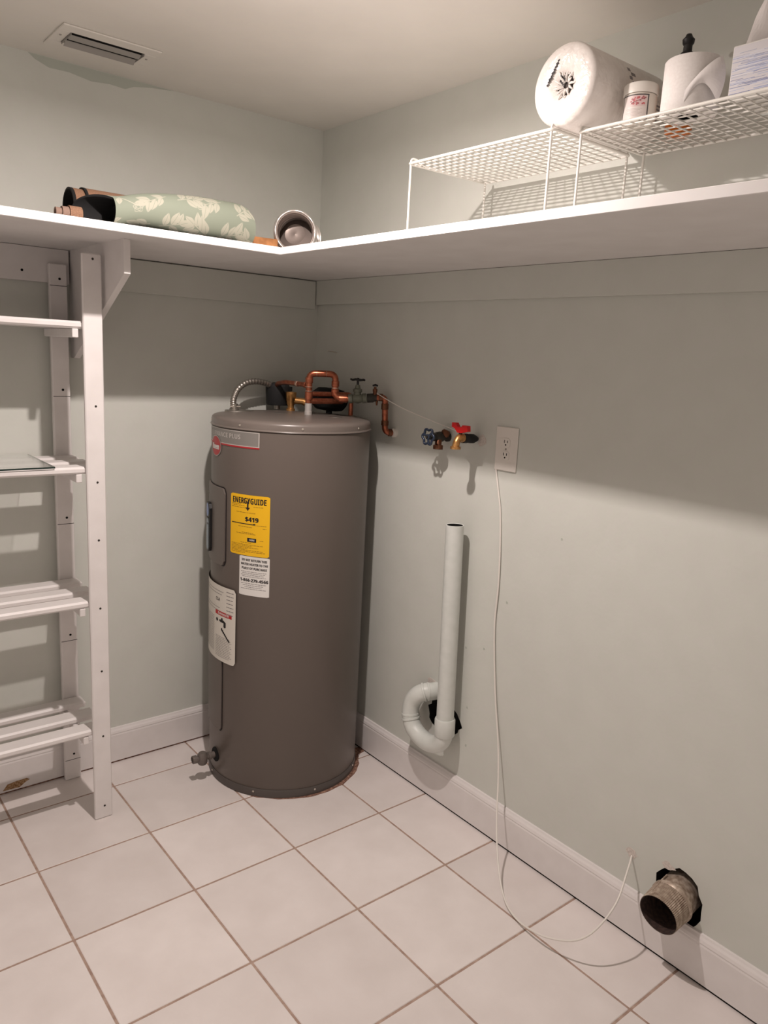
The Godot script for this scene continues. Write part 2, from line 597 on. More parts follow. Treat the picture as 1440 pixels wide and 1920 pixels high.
# ---------------------------------------------------------------- room shell
func room() -> void:
	# wall thickness 0.1; the right wall has real openings for the drain and the dryer duct
	struct("wall_left", span(Vector3(RX - 0.1, -0.1, -0.1), Vector3(0.1, RH + 0.1, 0), 0.0005), M.wall)
	right_wall()
	struct("wall_far", span(Vector3(RX - 0.1, -0.1, 0), Vector3(RX, RH + 0.1, RZ), 0.0005), M.wall_white)
	struct("wall_back", span(Vector3(RX - 0.1, -0.1, RZ), Vector3(0.1, RH + 0.1, RZ + 0.1), 0.0005), M.wall_white)
	struct("ceiling", span(Vector3(RX - 0.1, RH, -0.1), Vector3(0.1, RH + 0.1, RZ + 0.1), 0.0005), M.ceiling)
	var fl := struct("floor", span(Vector3(RX - 0.1, -0.1, -0.1), Vector3(0.1, -0.0015, RZ + 0.1), 0.0005), M.grout)
	var xs := [0.0, -0.231, -0.581, -0.931, -1.281, -1.63, -1.979, RX]
	var zs := [0.0, 0.171, 0.505, 0.845, 1.188, 1.531, 1.873, 2.216, 2.558, 2.9, RZ]
	var g := 0.0032
	var cache := {}
	for i in xs.size() - 1:
		for j in zs.size() - 1:
			var w: float = xs[i] - xs[i + 1] - 2 * g
			var d: float = zs[j + 1] - zs[j] - 2 * g
			var key := "%.3f %.3f" % [w, d]
			if not cache.has(key):
				cache[key] = box_mesh(Vector3(w, 0.01, d), 0.0016)
			var tilt := Basis.from_euler(Vector3(rng.randf_range(-0.0008, 0.0008), 0, rng.randf_range(-0.0008, 0.0008)))
			part("tile", cache[key], M.tile[rng.randi_range(0, 3)], fl, Transform3D(tilt, Vector3((xs[i] + xs[i + 1]) * 0.5, -0.005, (zs[j] + zs[j + 1]) * 0.5)))
	# old rusty mortar ring round the heater's foot, on its right side
	var ring := PackedVector2Array()
	var r := RandomNumberGenerator.new()
	r.seed = 31
	for i in 33:
		var a := deg_to_rad(-55 + 165.0 * i / 32)
		var rr := HR + 0.004 + 0.014 * smoothstep(-55, 30, -55 + 165.0 * i / 32) + r.randf_range(-0.003, 0.003)
		ring.append(Vector2(sin(a) * rr, cos(a) * rr))
	for i in 33:
		var a := deg_to_rad(110 - 165.0 * i / 32)
		ring.append(Vector2(sin(a) * (HR - 0.01), cos(a) * (HR - 0.01)))
	part("mortar_stain", prism_mesh(ring, 0.0024, Transform3D(Basis(Vector3(1, 0, 0), Vector3(0, 0, 1), Vector3(0, 1, 0)), Vector3(HX, 0.0008, HZ))), M.rust, fl)
	part("mortar_stain", prism_mesh(blob(11, 0.055, 0.03, 0.25, 8), 0.004, Transform3D(Basis(Vector3(1, 0, 0), Vector3(0, 0, 1), Vector3(0, 1, 0)), Vector3(-0.06, 0.001, 0.455))), M.rust, fl)
	# baseboards: flat face with a moulded cap, a hair above the floor
	var prof := PackedVector2Array([Vector2(0, 0.0075), Vector2(0.015, 0.0075), Vector2(0.015, 0.112), Vector2(0.0135, 0.117), Vector2(0.0145, 0.121), Vector2(0.012, 0.129), Vector2(0.008, 0.135), Vector2(0.006, 0.140), Vector2(0, 0.141)])
	var bl := struct("baseboard_left", prism_mesh(prof, -RX - 0.016, Transform3D(Basis(Vector3(0, 0, 1), Vector3(0, 1, 0), Vector3(-1, 0, 0)), Vector3(RX * 0.5 - 0.008, 0, 0))), M.white)
	var brd := struct("baseboard_right", prism_mesh(prof, RZ, Transform3D(Basis(Vector3(-1, 0, 0), Vector3(0, 1, 0), Vector3(0, 0, -1)), Vector3(0, 0, RZ * 0.5))), M.white)
	part("floor_joint", span(Vector3(RX, -0.0015, 0.0), Vector3(-0.0165, 0.0068, 0.0105), 0.0005), M.rust, bl)
	part("floor_joint", span(Vector3(-0.0115, -0.0015, 0.0), Vector3(0.0, 0.0068, RZ), 0.0005), M.recess_shade, brd)  # black strip that paints the shade in the gap under the board
	part("paint_chip", prism_mesh(PackedVector2Array([Vector2(-0.045, -0.012), Vector2(0.01, -0.014), Vector2(0.03, 0.0), Vector2(0.044, 0.006), Vector2(0.035, 0.013), Vector2(0.0, 0.012), Vector2(-0.03, 0.008)]), 0.0016, at(Vector3(-1.222, 0.027, 0.0155))), M.chip, bl)
	# cleats under the shelf, painted like the walls on the right, white on the left of the bracket
	struct("trim_1", span(Vector3(-0.975, 1.757, 0.0), Vector3(-0.0235, SB - 0.004, 0.019), 0.0012), M.wall)
	struct("trim_2", span(Vector3(-0.0195, 1.775, 0.0015), Vector3(0.0, SB - 0.0008, RZ), 0.0012), M.wall)
	var t3 := struct("trim_3", span(Vector3(RX, 1.762, 0.0), Vector3(-0.992, SB - 0.001, 0.019), 0.0012), M.white)
	part("screw_hole", lathe_mesh([Vector2(0.0, 0.0006), Vector2(0.004, 0.0006), Vector2(0.0042, -0.001)], 14, Transform3D(Basis(Vector3.RIGHT, PI / 2), Vector3(-1.137, 1.793, 0.0192))), M.hole, t3)
	# a band of older, darker paint left under the ceiling line
	part("paint_band", prism_mesh(PackedVector2Array([Vector2(-1.09, 2.4385), Vector2(-0.62, 2.4385), Vector2(-0.70, 2.43), Vector2(-0.76, 2.419), Vector2(-0.79, 2.405), Vector2(-0.84, 2.408), Vector2(-0.90, 2.402), Vector2(-0.97, 2.412), Vector2(-1.03, 2.41), Vector2(-1.07, 2.424)]), 0.0006, at(Vector3(0, 0, 0.0002))), M.wall_dark, get_node("wall_left"))
	# ceiling register
	var gx := -0.937
	var v := thing("ceiling_vent", "narrow off-white ceiling air register with grey louvres in the ceiling corner", "vent", Vector3(gx, RH, 0.22))
	var st := begin()
	var fw := 0.142
	var fd := 0.098
	var ow := 0.108
	var od := 0.048
	for s in [-1.0, 1.0]:
		cbox(st, Vector3(fw * 2, 0.005, fd - od), 0.002, at(Vector3(0, -0.0025, s * (fd + od) * 0.5)))
		cbox(st, Vector3(fw - ow, 0.005, od * 2), 0.001, at(Vector3(s * (fw + ow) * 0.5, -0.0025, 0)))
	part("frame", st.commit(), M.ceiling, v)
	part("damper", span(Vector3(-ow, -0.0012, -od), Vector3(ow, -0.0002, od), 0.0003), M.hole, v)
	for k in 2:
		part("louvre", box_mesh(Vector3(ow * 2 - 0.008, 0.0016, 0.024), 0.0004), M.grille, v, Transform3D(Basis(Vector3.RIGHT, -0.45 + 0.2 * k), Vector3(0, -0.0115 + 0.004 * k, -0.024 + 0.044 * k)))
	for s in [-1.0, 1.0]:
		part("end_plate", box_mesh(Vector3(0.002, 0.010, od * 2 - 0.004), 0.0005), M.grille, v, at(Vector3(s * (ow - 0.002), -0.0055, 0)))
		part("screw", lathe_mesh([Vector2(0, -0.0075), Vector2(0.003, -0.007), Vector2(0.004, -0.005)], 12), M.grille, v, at(Vector3(s * 0.126, 0, 0.012)))

func right_wall() -> void:
	# a slab with two ragged holes, cut with CSG so that they have real depth
	var c := CSGCombiner3D.new()
	c.name = "wall_right"
	c.set_meta("kind", "structure")
	c.set_meta("label", "pale grey-green painted wall carrying the standpipe, faucets and outlet")
	var b := CSGBox3D.new()
	b.name = "slab"
	b.size = Vector3(0.1, RH + 0.2, RZ + 0.1)
	b.position = Vector3(0.05, RH * 0.5, RZ * 0.5)
	b.material = M.wall
	c.add_child(b)
	for h in [[blob(23, 0.069, 0.084, 0.07, 5), Vector3(0, 0.194, 1.838)], [blob(26, 0.084, 0.062, 0.09, 14), Vector3(0, 0.325, 0.905)]]:
		var p := CSGPolygon3D.new()
		p.name = "opening"
		p.polygon = h[0]
		p.depth = 0.07
		p.operation = CSGShape3D.OPERATION_SUBTRACTION
		p.material = M.recess_shade  # cut faces coloured near-black for the unlit cavity
		p.transform = Transform3D(Basis(Vector3(0, 0, 1), Vector3(0, 1, 0), Vector3(-1, 0, 0)), h[1] + Vector3(-0.01, 0, 0))
		c.add_child(p)
	add_child(c)
	# dust chips of broken board and pale patching round the holes, and a few marks on the wall
	var r := RandomNumberGenerator.new()
	r.seed = 77
	for k in [[Vector3(0, 0.425, 0.832), 0.03, 0.022], [Vector3(0, 0.268, 1.80), 0.02, 0.012], [Vector3(0, 0.243, 1.690), 0.016, 0.013], [Vector3(0, 1.335, 0.985), 0.02, 0.02]]:
		part("patch", prism_mesh(blob(13, k[1], k[2], 0.25, r.randi()), 0.0016, Transform3D(Basis(Vector3(0, 0, 1), Vector3(0, 1, 0), Vector3(-1, 0, 0)), k[0])), M.drywall, c)
	for k in [Vector3(0, 0.645, 1.068), Vector3(0, 0.62, 0.985), Vector3(0, 0.41, 1.012), Vector3(0, 0.27, 1.02), Vector3(0, 0.83, 1.15), Vector3(0, 1.08, 1.34)]:
		part("scuff", prism_mesh(blob(7, 0.004, 0.005, 0.3, r.randi()), 0.001, Transform3D(Basis(Vector3(0, 0, 1), Vector3(0, 1, 0), Vector3(-1, 0, 0)), k)), M.wall_dark, c)

# ---------------------------------------------------------------- L-shaped shelf and its bracket
func shelves() -> void:
	var a := part("wall_shelf", span(Vector3(RX, SB, 0.0), Vector3(-0.5485, ST, 0.612), 0.0015), M.shelf, self)
	tag(a, "white board shelf along the left wall carrying the rolled mats", "shelf")
	var b := part("wall_shelf_001", span(Vector3(-0.548, SB, 0.0), Vector3(0.0, ST, RZ), 0.0015), M.shelf, self)
	tag(b, "long white board shelf along the right wall carrying the wire racks", "shelf")
	var t := thing("shelf_bracket", "white plywood shelf bracket with a slanted lower edge beside the slatted rack", "bracket", Vector3(-0.977, 0, 0))
	var poly := PackedVector2Array([Vector2(0.0, SB), Vector2(0.492, SB), Vector2(0.492, 1.775), Vector2(0.03, 1.525), Vector2(0.0, 1.525)])
	part("plate", prism_mesh(poly, 0.019, Transform3D(Basis(Vector3(0, 0, 1), Vector3(0, 1, 0), Vector3(-1, 0, 0)), Vector3.ZERO)), M.white, t)
	part("edge_strip", span(Vector3(-0.0095, 1.7755, 0.4915), Vector3(0.0095, SB, 0.494), 0.0008), M.white, t)

# ---------------------------------------------------------------- white slatted shelf unit on the left
func rack_unit() -> void:
	var t := thing("slatted_rack", "tall white painted wooden rack with slatted shelves against the left wall", "rack", Vector3(-1.40, 0, 0.18))
	var xr := 0.374       # centre of the right posts, from the rack's own middle
	for s in [-1.0, 1.0]:
		var f := part("front_post", box_mesh(Vector3(0.058, 1.835, 0.013), 0.003), M.white, t, at(Vector3(s * xr, 0.9175, 0.156)))
		var b := part("rear_post", box_mesh(Vector3(0.056, 1.822, 0.02), 0.003), M.white, t, at(Vector3(s * xr - s * 0.008, 0.911, -0.147)))
		for y in [0.045, 0.30, 0.53, 0.745, 0.97, 1.155, 1.39, 1.82]:
			part("screw", lathe_mesh([Vector2(0.0036, -0.0005), Vector2(0.0034, 0.0006), Vector2(0.0, 0.0008)], 10, Transform3D(Basis(Vector3.RIGHT, PI / 2), Vector3(0.003, y - 0.9175, 0.0067))), M.gunmetal, f)
		for y in [0.10, 0.56, 0.985, 1.42, 1.775]:
			part("joint_line", span(Vector3(-0.027, y - 0.911 - 0.0225, 0.0095), Vector3(0.027, y - 0.911 - 0.0205, 0.0103), 0.0002), M.gunmetal, b)
			part("screw", lathe_mesh([Vector2(0.0042, -0.0005), Vector2(0.004, 0.0006), Vector2(0.0, 0.0008)], 10, Transform3D(Basis(Vector3.RIGHT, PI / 2), Vector3(0.004, y - 0.911, 0.0102))), M.hole, b)
	var slat := box_mesh(Vector3(0.796, 0.022, 0.063), 0.006)
	var n_shelf := 0
	for y in [1.640, 1.203, 0.770, 0.326]:
		var sh := Node3D.new()
		sh.name = "shelf" if not t.has_node("shelf") else "shelf_%03d" % n_shelf
		n_shelf += 1
		t.add_child(sh)
		sh.position = Vector3(0, y, 0)
		for k in 3:
			part("slat", slat, M.white, sh, at(Vector3(0, -0.011, 0.1175 - 0.11 * k)))
		for s in [-1.0, 1.0]:
			part("rail", box_mesh(Vector3(0.018, 0.026, 0.29), 0.002), M.white, sh, at(Vector3(s * 0.327, -0.0355, 0.002)))
	var g := thing("glass_sheet", "clear glass sheet lying on the second slatted shelf from the top", "glass", Vector3(-1.42, 1.2035, 0.18))
	part("pane", span(Vector3(-0.275, 0.0, -0.15), Vector3(0.275, 0.005, 0.152), 0.0005), M.glass, g)
	part("edge", span(Vector3(-0.275, 0.0, 0.1522), Vector3(0.275, 0.005, 0.1532), 0.0002), M.glass_edge, g)
	part("edge", span(Vector3(0.2752, 0.0, -0.15), Vector3(0.2758, 0.005, 0.1532), 0.0001), M.glass_edge, g)

# ---------------------------------------------------------------- water heater
func hp(th: float, r: float, y: float) -> Vector3:
	return Vector3(sin(deg_to_rad(th)) * r, y, cos(deg_to_rad(th)) * r)

func patch(st: SurfaceTool, t0: float, t1: float, y0: float, y1: float, r: float, corner := 0.0, thick := 0.0) -> void:
	# a sheet laid on the tank between two angles (degrees) and two heights, optionally round-cornered, with rims when it has thickness
	var n := maxi(2, int(absf(t1 - t0) / 1.5))
	var arc := deg_to_rad(absf(t1 - t0)) * r
	var prev := []
	for i in n + 1:
		var u := float(i) / n
		var a := lerpf(t0, t1, u)
		var e := minf(u, 1.0 - u) * arc
		var cut := 0.0
		if e < corner:
			cut = corner - sqrt(maxf(0.0, corner * corner - (corner - e) * (corner - e)))
		var q := [hp(a, r, y0 + cut), hp(a, r, y1 - cut), hp(a, r - thick, y0 + cut), hp(a, r - thick, y1 - cut), hp(a, 1.0, 0.0)]
		if prev:
			squad(st, [prev[0], q[0], q[1], prev[1]], [prev[4], q[4], q[4], prev[4]], [Vector2(0, 0), Vector2(1, 0), Vector2(1, 1), Vector2(0, 1)])
			if thick > 0.0:
				quad(st, prev[0], q[0], q[2], prev[2], Vector3.DOWN)
				quad(st, prev[1], q[1], q[3], prev[3], Vector3.UP)
		if thick > 0.0 and (i == 0 or i == n):
			var tn := hp(a + (-90.0 if (i == 0) == (t1 > t0) else 90.0), 1.0, 0.0)
			quad(st, q[0], q[1], q[3], q[2], tn)
		prev = q

func patch_mesh(t0: float, t1: float, y0: float, y1: float, r: float, corner := 0.0, thick := 0.0) -> ArrayMesh:
	var st := begin()
	patch(st, t0, t1, y0, y1, r, corner, thick)
	return st.commit()

func lettering(text: String, bold := true, face := "Droid Sans") -> TextMesh:
	var tm := TextMesh.new()
	var f := SystemFont.new()
	f.font_names = PackedStringArray([face])
	if bold:
		f.font_weight = 700
	tm.font = f
	tm.font_size = 40
	tm.pixel_size = 0.01
	tm.depth = 0.0
	tm.text = text
	return tm

func bent(st: SurfaceTool, text: String, tc: float, yc: float, w: float, h: float, r: float, heavy := 0.0) -> void:
	# lettering wrapped on the tank: w and h in metres, centred at angle tc and height yc; heavy strikes it several times for a fat face
	var tm := lettering(text)
	var box := tm.get_aabb()
	var strikes := [Vector2.ZERO]
	if heavy > 0.0:
		strikes = [Vector2(-heavy, -heavy * 0.5), Vector2(heavy, -heavy * 0.5), Vector2(-heavy, heavy * 0.5), Vector2(heavy, heavy * 0.5)]
	for s in tm.get_surface_count():
		var ar := tm.surface_get_arrays(s)
		var v: PackedVector3Array = ar[Mesh.ARRAY_VERTEX]
		var ix: PackedInt32Array = ar[Mesh.ARRAY_INDEX] if ar[Mesh.ARRAY_INDEX] else PackedInt32Array(range(v.size()))
		for n in strikes.size():
			for i in range(0, ix.size(), 3):
				var p := []
				for k in 3:
					var q := v[ix[i + k]] - box.position - box.size * 0.5
					var th := tc + rad_to_deg((q.x / box.size.x * w + strikes[n].x) / r)
					p.append(hp(th, r + 0.00002 * n, yc + q.y / box.size.y * h + strikes[n].y))
				tri3(st, p[0], p[1], p[2], hp(tc, 1.0, 0.0))

func fine_print(st: SurfaceTool, t0: float, t1: float, y: float, r: float, h := 0.0016, sd := 1) -> void:
	# a line of print too small to read: short dashes of word length
	var g := RandomNumberGenerator.new()
	g.seed = sd
	var a := t0
	while a < t1 - 0.4:
		var b := minf(t1, a + g.randf_range(0.7, 2.6))
		patch(st, a, b, y - h * 0.5, y + h * 0.5, r)
		a = b + 0.35

func water_heater() -> void:
	var t := thing("water_heater", "tall grey-brown cylindrical electric water heater standing in the tiled corner", "water heater", Vector3(HX, 0, HZ))
	part("tank", lathe_mesh([Vector2(0.0, 0.004), Vector2(HR - 0.006, 0.004), Vector2(HR - 0.002, 0.03), Vector2(HR, 0.034), Vector2(HR, 1.31), Vector2(HR, 1.318), Vector2(HR - 0.006, 1.324)], 96), M.tank, t)
	var br := part("base_ring", lathe_mesh([Vector2(HR - 0.01, 0.0), Vector2(HR + 0.001, 0.0), Vector2(HR + 0.003, 0.002), Vector2(HR + 0.003, 0.029), Vector2(HR + 0.001, 0.0315), Vector2(HR - 0.006, 0.032)], 96), M.base_ring, t)
	var lid := part("lid", lathe_mesh([Vector2(HR - 0.004, 1.3205), Vector2(HR + 0.003, 1.3205), Vector2(HR + 0.0045, 1.3225), Vector2(HR + 0.003, 1.325), Vector2(HR + 0.001, 1.327), Vector2(HR + 0.001, 1.342), Vector2(HR - 0.001, 1.348), Vector2(HR - 0.007, 1.3525), Vector2(HR - 0.03, 1.3555), Vector2(HR - 0.09, 1.3585), Vector2(0.1, 1.3612), Vector2(0.0, 1.362)], 96), M.tank_lid, t)
	for th in [-114.0, -69.0, -25.0, 21.0, 66.0]:
		part("screw", lathe_mesh([Vector2(0.0042, -0.001), Vector2(0.0036, 0.0016), Vector2(0.0, 0.0024)], 12, Transform3D(frame_of(hp(th, 1, 0)), hp(th, HR + 0.0012, 1.336))), M.screw, lid)
	for th in [-98.0, -53.0, -7.5, 38.0]:
		part("screw", lathe_mesh([Vector2(0.004, -0.001), Vector2(0.0035, 0.0016), Vector2(0.0, 0.0022)], 12, Transform3D(frame_of(hp(th, 1, 0)), hp(th, HR + 0.003, 0.02))), M.screw, br)
	# knock-out discs and the cover plate of the wire entry on the lid
	for k in [[Vector3(-0.02, 1.3608, -0.05), 0.028], [Vector3(0.12, 1.3595, 0.10), 0.024], [Vector3(0.235, 1.3565, 0.035), 0.022]]:
		part("knockout_disc", lathe_mesh([Vector2(k[1] + 0.003, -0.002), Vector2(k[1], 0.0014), Vector2(k[1] * 0.5, 0.0022), Vector2(0.0, 0.0024)], 28), M.steel, t, at(k[0]))
	part("wiring_plate", lathe_mesh([Vector2(0.056, -0.003), Vector2(0.055, 0.002), Vector2(0.0, 0.003)], 32), M.steel, t, Transform3D(Basis.from_scale(Vector3(1.0, 1.0, 0.8)), Vector3(-0.115, 1.3585, -0.185)))
	# access covers on the left flank
	part("access_cover", patch_mesh(-129.0, -82.0, 0.838, 1.112, HR + 0.007, 0.018, 0.01), M.cover, t)
	part("cover_gap", patch_mesh(-130.0, -81.0, 0.834, 1.116, HR + 0.0008, 0.02), M.ink, t)
	var dp := part("display", patch_mesh(-111.0, -100.5, 0.868, 1.045, HR + 0.017, 0.018, 0.012), M.black, t)
	part("screen", patch_mesh(-110.2, -102.0, 0.995, 1.042, HR + 0.0178, 0.014), M.display_blue, dp)
	part("keypad", patch_mesh(-110.2, -102.0, 0.873, 0.990, HR + 0.0178, 0.012), M.display, dp)
	var ks := begin()
	for y in [0.990, 0.968]:
		patch(ks, -107.5, -103.0, y - 0.002, y + 0.002, HR + 0.0182)
	part("button", ks.commit(), M.ink, dp)
	part("lower_cover", patch_mesh(-129.0, -84.3, 0.21, 0.49, HR + 0.005, 0.012, 0.008), M.cover, t)
	part("cover_gap", patch_mesh(-130.0, -83.4, 0.206, 0.494, HR + 0.0008, 0.012), M.ink, t)
	# name plate with its oval emblem
	var r := HR + 0.0008
	var np := part("name_plate", patch_mesh(-131.0, -54.0, 1.268, 1.316, r, 0.0), M.brand_grey, t)
	var rim := begin()
	patch(rim, -131.0, -53.6, 1.3135, 1.3165, r + 0.0003)
	patch(rim, -54.4, -53.6, 1.268, 1.3165, r + 0.0003)
	patch(rim, -131.0, -53.6, 1.2665, 1.2695, r + 0.0003)
	part("rim", rim.commit(), M.silver, np)
	part("stripe", patch_mesh(-131.0, -53.6, 1.2615, 1.2665, r + 0.0003), M.pale_red, np)
	var pl := begin()
	bent(pl, "PERFORMANCE PLUS", -91.0, 1.297, 0.225, 0.0155, r + 0.0004)
	part("lettering", pl.commit(), M.silver, np)
	for k in [[0.034, 0.0022, M.silver, "emblem_rim"], [0.0312, 0.003, M.pale_red, "emblem"]]:
		var st := begin()
		for i in 48:
			var a0 := TAU * i / 48
			var a1 := TAU * (i + 1) / 48
			var c := [-96.5, 1.253]
			var q := [hp(c[0], HR + k[1], c[1])]
			for a in [a0, a1]:
				q.append(hp(c[0] + rad_to_deg(cos(a) * k[0] * 1.25 / HR), HR + k[1], c[1] + sin(a) * k[0] * 1.05))
			tri3(st, q[0], q[1], q[2], hp(c[0], 1, 0))
		part(k[3], st.commit(), k[2], np)
	var el := begin()
	bent(el, "Rheem", -96.5, 1.2515, 0.058, 0.019, HR + 0.0034, 0.0008)
	part("emblem_lettering", el.commit(), M.paper, np)
	# yellow energy label
	var yl := part("energy_label", patch_mesh(-76.3, -45.2, 0.895, 1.105, r, 0.004), M.yellow, t)
	bent_part(yl, "heading", [["ENERGYGUIDE", -61.0, 1.0845, 0.132, 0.0195, 0.0005]], r + 0.0003, M.ink)
	bent_part(yl, "price", [["$419", -58.3, 1.0215, 0.050, 0.0165, 0.0007]], r + 0.0003, M.ink)
	var st := begin()
	patch(st, -62.1, -60.9, 1.062, 1.083, r + 0.0004)
	for i in 6:
		patch(st, -61.5 - 1.6 + i * 0.27, -61.5 + 1.6 - i * 0.27, 1.062 - 0.0018 * (i + 1), 1.062 - 0.0018 * i, r + 0.0004)
	part("arrow", st.commit(), M.ink, yl)
	st = begin()
	for i in 5:
		patch(st, -56.2 - 0.9 + i * 0.18, -56.2 + 0.9 - i * 0.18, 1.0072 - 0.0012 * i, 1.0084 - 0.0012 * i, r + 0.0004)
	patch(st, -75.0, -56.0, 1.0035, 1.0065, r + 0.0003)
	part("scale_bar", st.commit(), M.ink, yl)
	part("dark_box", patch_mesh(-61.5, -54.6, 0.944, 0.9575, r + 0.0003), M.ink, yl)
	var fp := begin()
	var rows := [[-75.0, -67.0, 1.071], [-75.0, -64.0, 1.066], [-75.0, -60.0, 1.060], [-57.0, -50.0, 1.066], [-71.0, -55.0, 1.044], [-55.5, -47.5, 1.003], [-69.0, -58.0, 0.995], [-50.0, -47.5, 0.994], [-66.0, -57.0, 0.975], [-71.0, -55.0, 0.971], [-52.0, -49.5, 0.951], [-67.0, -58.0, 0.940]]
	for i in 7:
		rows.append([-75.0, -75.0 + [26.0, 17.0, 22.0, 14.0, 26.0, 27.0, 12.0][i], 0.933 - 0.0048 * i])
	for i in rows.size():
		fine_print(fp, rows[i][0], rows[i][1], rows[i][2], r + 0.0003, 0.0018, 100 + i)
	stuff(part("fine_print", fp.commit(), M.ink_ochre, yl))
	bent_part(yl, "lettering", [["THERM", -58.0, 0.951, 0.02, 0.006]], r + 0.0006, M.paper)
	# white notice label
	var wl := part("notice_label", patch_mesh(-67.6, -44.6, 0.754, 0.893, r, 0.002), M.paper, t)
	bent_part(wl, "lettering", [["DO NOT RETURN THIS", -56.0, 0.880, 0.095, 0.0078, 0.0003], ["WATER HEATER TO THE", -56.0, 0.8655, 0.102, 0.0078, 0.0003], ["PLACE OF PURCHASE", -56.0, 0.851, 0.095, 0.0078, 0.0003], ["1-866-279-4566", -56.0, 0.809, 0.106, 0.0105, 0.0004]], r + 0.0003, M.ink)
	var wf := begin()
	for i in 4:
		fine_print(wf, -66.0 + (i % 2), -46.5 - (i % 3), 0.839 - 0.0058 * i, r + 0.0003, 0.0018, 200 + i)
	for i in 4:
		fine_print(wf, -66.0 + 1.5 * (i % 3), -47.0 - 1.5 * (i % 3), 0.797 - 0.0062 * i, r + 0.0003, 0.0018, 210 + i)
	stuff(part("fine_print", wf.commit(), M.ink_grey, wl))
	# white warning label that wraps the left flank over the lower cover
	var r2 := HR + 0.0062
	var dl := part("warning_label", patch_mesh(-132.0, -69.5, 0.483, 0.763, r2, 0.012), M.paper_warm, t)
	var df := begin()
	for i in 7:
		fine_print(df, -78.5, -71.5, 0.748 - 0.0135 * i, r2 + 0.0003, 0.003, 300 + i)
	for i in 4:
		fine_print(df, -112.0, -82.0 - 2 * i, 0.742 - 0.011 * i - (0.04 if i > 1 else 0.0), r2 + 0.0003, 0.002, 310 + i)
	for i in 22:
		fine_print(df, -128.0, -94.5, 0.640 - 0.0062 * i, r2 + 0.0003, 0.0018, 330 + i)
	for i in 13:
		fine_print(df, -92.0, -75.0 + (i % 3), 0.574 - 0.0062 * i, r2 + 0.0003, 0.0018, 360 + i)
	stuff(part("fine_print", df.commit(), M.ink_grey, dl))
	part("danger_bar", patch_mesh(-92.5, -73.0, 0.6535, 0.669, r2 + 0.0003), M.ink_red, dl)
	bent_part(dl, "lettering", [["DANGER", -82.0, 0.6612, 0.066, 0.0085]], r2 + 0.0006, M.paper)
	bent_part(dl, "emblem_lettering", [["CSA", -89.0, 0.711, 0.028, 0.012]], r2 + 0.0003, M.ink)
	var pic := begin()
	# pictograms: a tap with running water and a hand under it
	patch(pic, -91.5, -88.5, 0.626, 0.641, r2 + 0.0003, 0.005)
	patch(pic, -87.0, -80.0, 0.629, 0.639, r2 + 0.0003, 0.003)
	patch(pic, -84.5, -82.5, 0.639, 0.646, r2 + 0.0003)
	patch(pic, -81.5, -79.0, 0.612, 0.636, r2 + 0.0003, 0.003)
	for i in 8:
		var a := -84.5 + i * 1.15
		patch(pic, a, a + 1.5, 0.598 - 0.0048 * i, 0.609 - 0.0052 * i, r2 + 0.0003, 0.002)
	part("pictogram", pic.commit(), M.ink, dl)
	# drain valve near the floor, pointing left
	var dv := Node3D.new()
	dv.name = "drain_valve"
	t.add_child(dv)
	dv.transform = Transform3D(frame_of(hp(-93.0, 1, 0)), hp(-93.0, HR, 0.097))
	part("flange", lathe_mesh([Vector2(0.027, -0.004), Vector2(0.027, 0.003), Vector2(0.022, 0.006), Vector2(0.0, 0.006)], 24), M.hole, dv)
	part("stem", lathe_mesh([Vector2(0.012, 0.0), Vector2(0.012, 0.02), Vector2(0.015, 0.022), Vector2(0.015, 0.030), Vector2(0.011, 0.032), Vector2(0.011, 0.05)], 20), M.cover, dv)
	part("body", lathe_mesh([Vector2(0.0, -0.026), Vector2(0.014, -0.026), Vector2(0.019, -0.018), Vector2(0.019, 0.012), Vector2(0.013, 0.02), Vector2(0.0, 0.02)], 20), M.cover, dv, Transform3D(Basis(dv.transform.basis.inverse() * Vector3.RIGHT, dv.transform.basis.inverse() * Vector3.UP, dv.transform.basis.inverse() * Vector3.BACK), Vector3(0, 0.052, 0)))
	part("spout", lathe_mesh([Vector2(0.011, 0.055), Vector2(0.011, 0.074), Vector2(0.015, 0.075), Vector2(0.015, 0.090), Vector2(0.012, 0.092), Vector2(0.010, 0.085), Vector2(0.0, 0.082)], 20), M.cover, dv)
	# tank nipple and brass relief valve
	part("nipple", lathe_mesh([Vector2(0.014, 1.358), Vector2(0.014, 1.374), Vector2(0.0128, 1.375), Vector2(0.0128, 1.403), Vector2(0.0, 1.404)], 20), M.nipple, t, at(Vector3(-0.262 - HX, 0, 0.355 - HZ)))
	var rv := part("relief_valve", lathe_mesh([Vector2(0.017, 1.358), Vector2(0.017, 1.366), Vector2(0.0125, 1.368), Vector2(0.0125, 1.378), Vector2(0.0165, 1.386), Vector2(0.0165, 1.394), Vector2(0.0185, 1.398), Vector2(0.021, 1.424), Vector2(0.021, 1.430), Vector2(0.0, 1.432)], 24), M.brass, t, at(Vector3(-0.207 - HX, 0, 0.147 - HZ)))
	part("outlet", tube_mesh([Vector3(0.01, 1.398, 0.005), Vector3(0.04, 1.396, 0.02), Vector3(0.05, 1.392, 0.025)], [0.013, 0.013, 0.015], 14), M.brass, rv)
	part("lever", span(Vector3(-0.006, 1.4325, -0.006), Vector3(0.05, 1.435, 0.006), 0.0008), M.screw, rv, Transform3D(Basis(Vector3.BACK, -0.12), Vector3(0, 0.17, 0)))

func bent_part(parent: Node, called: String, rows: Array, r: float, m: Material) -> void:
	for k in rows:
		var st := begin()
		bent(st, k[0], k[1], k[2], k[3], k[4], r, k[5] if k.size() > 5 else 0.0)
		part(called, st.commit(), m, parent)

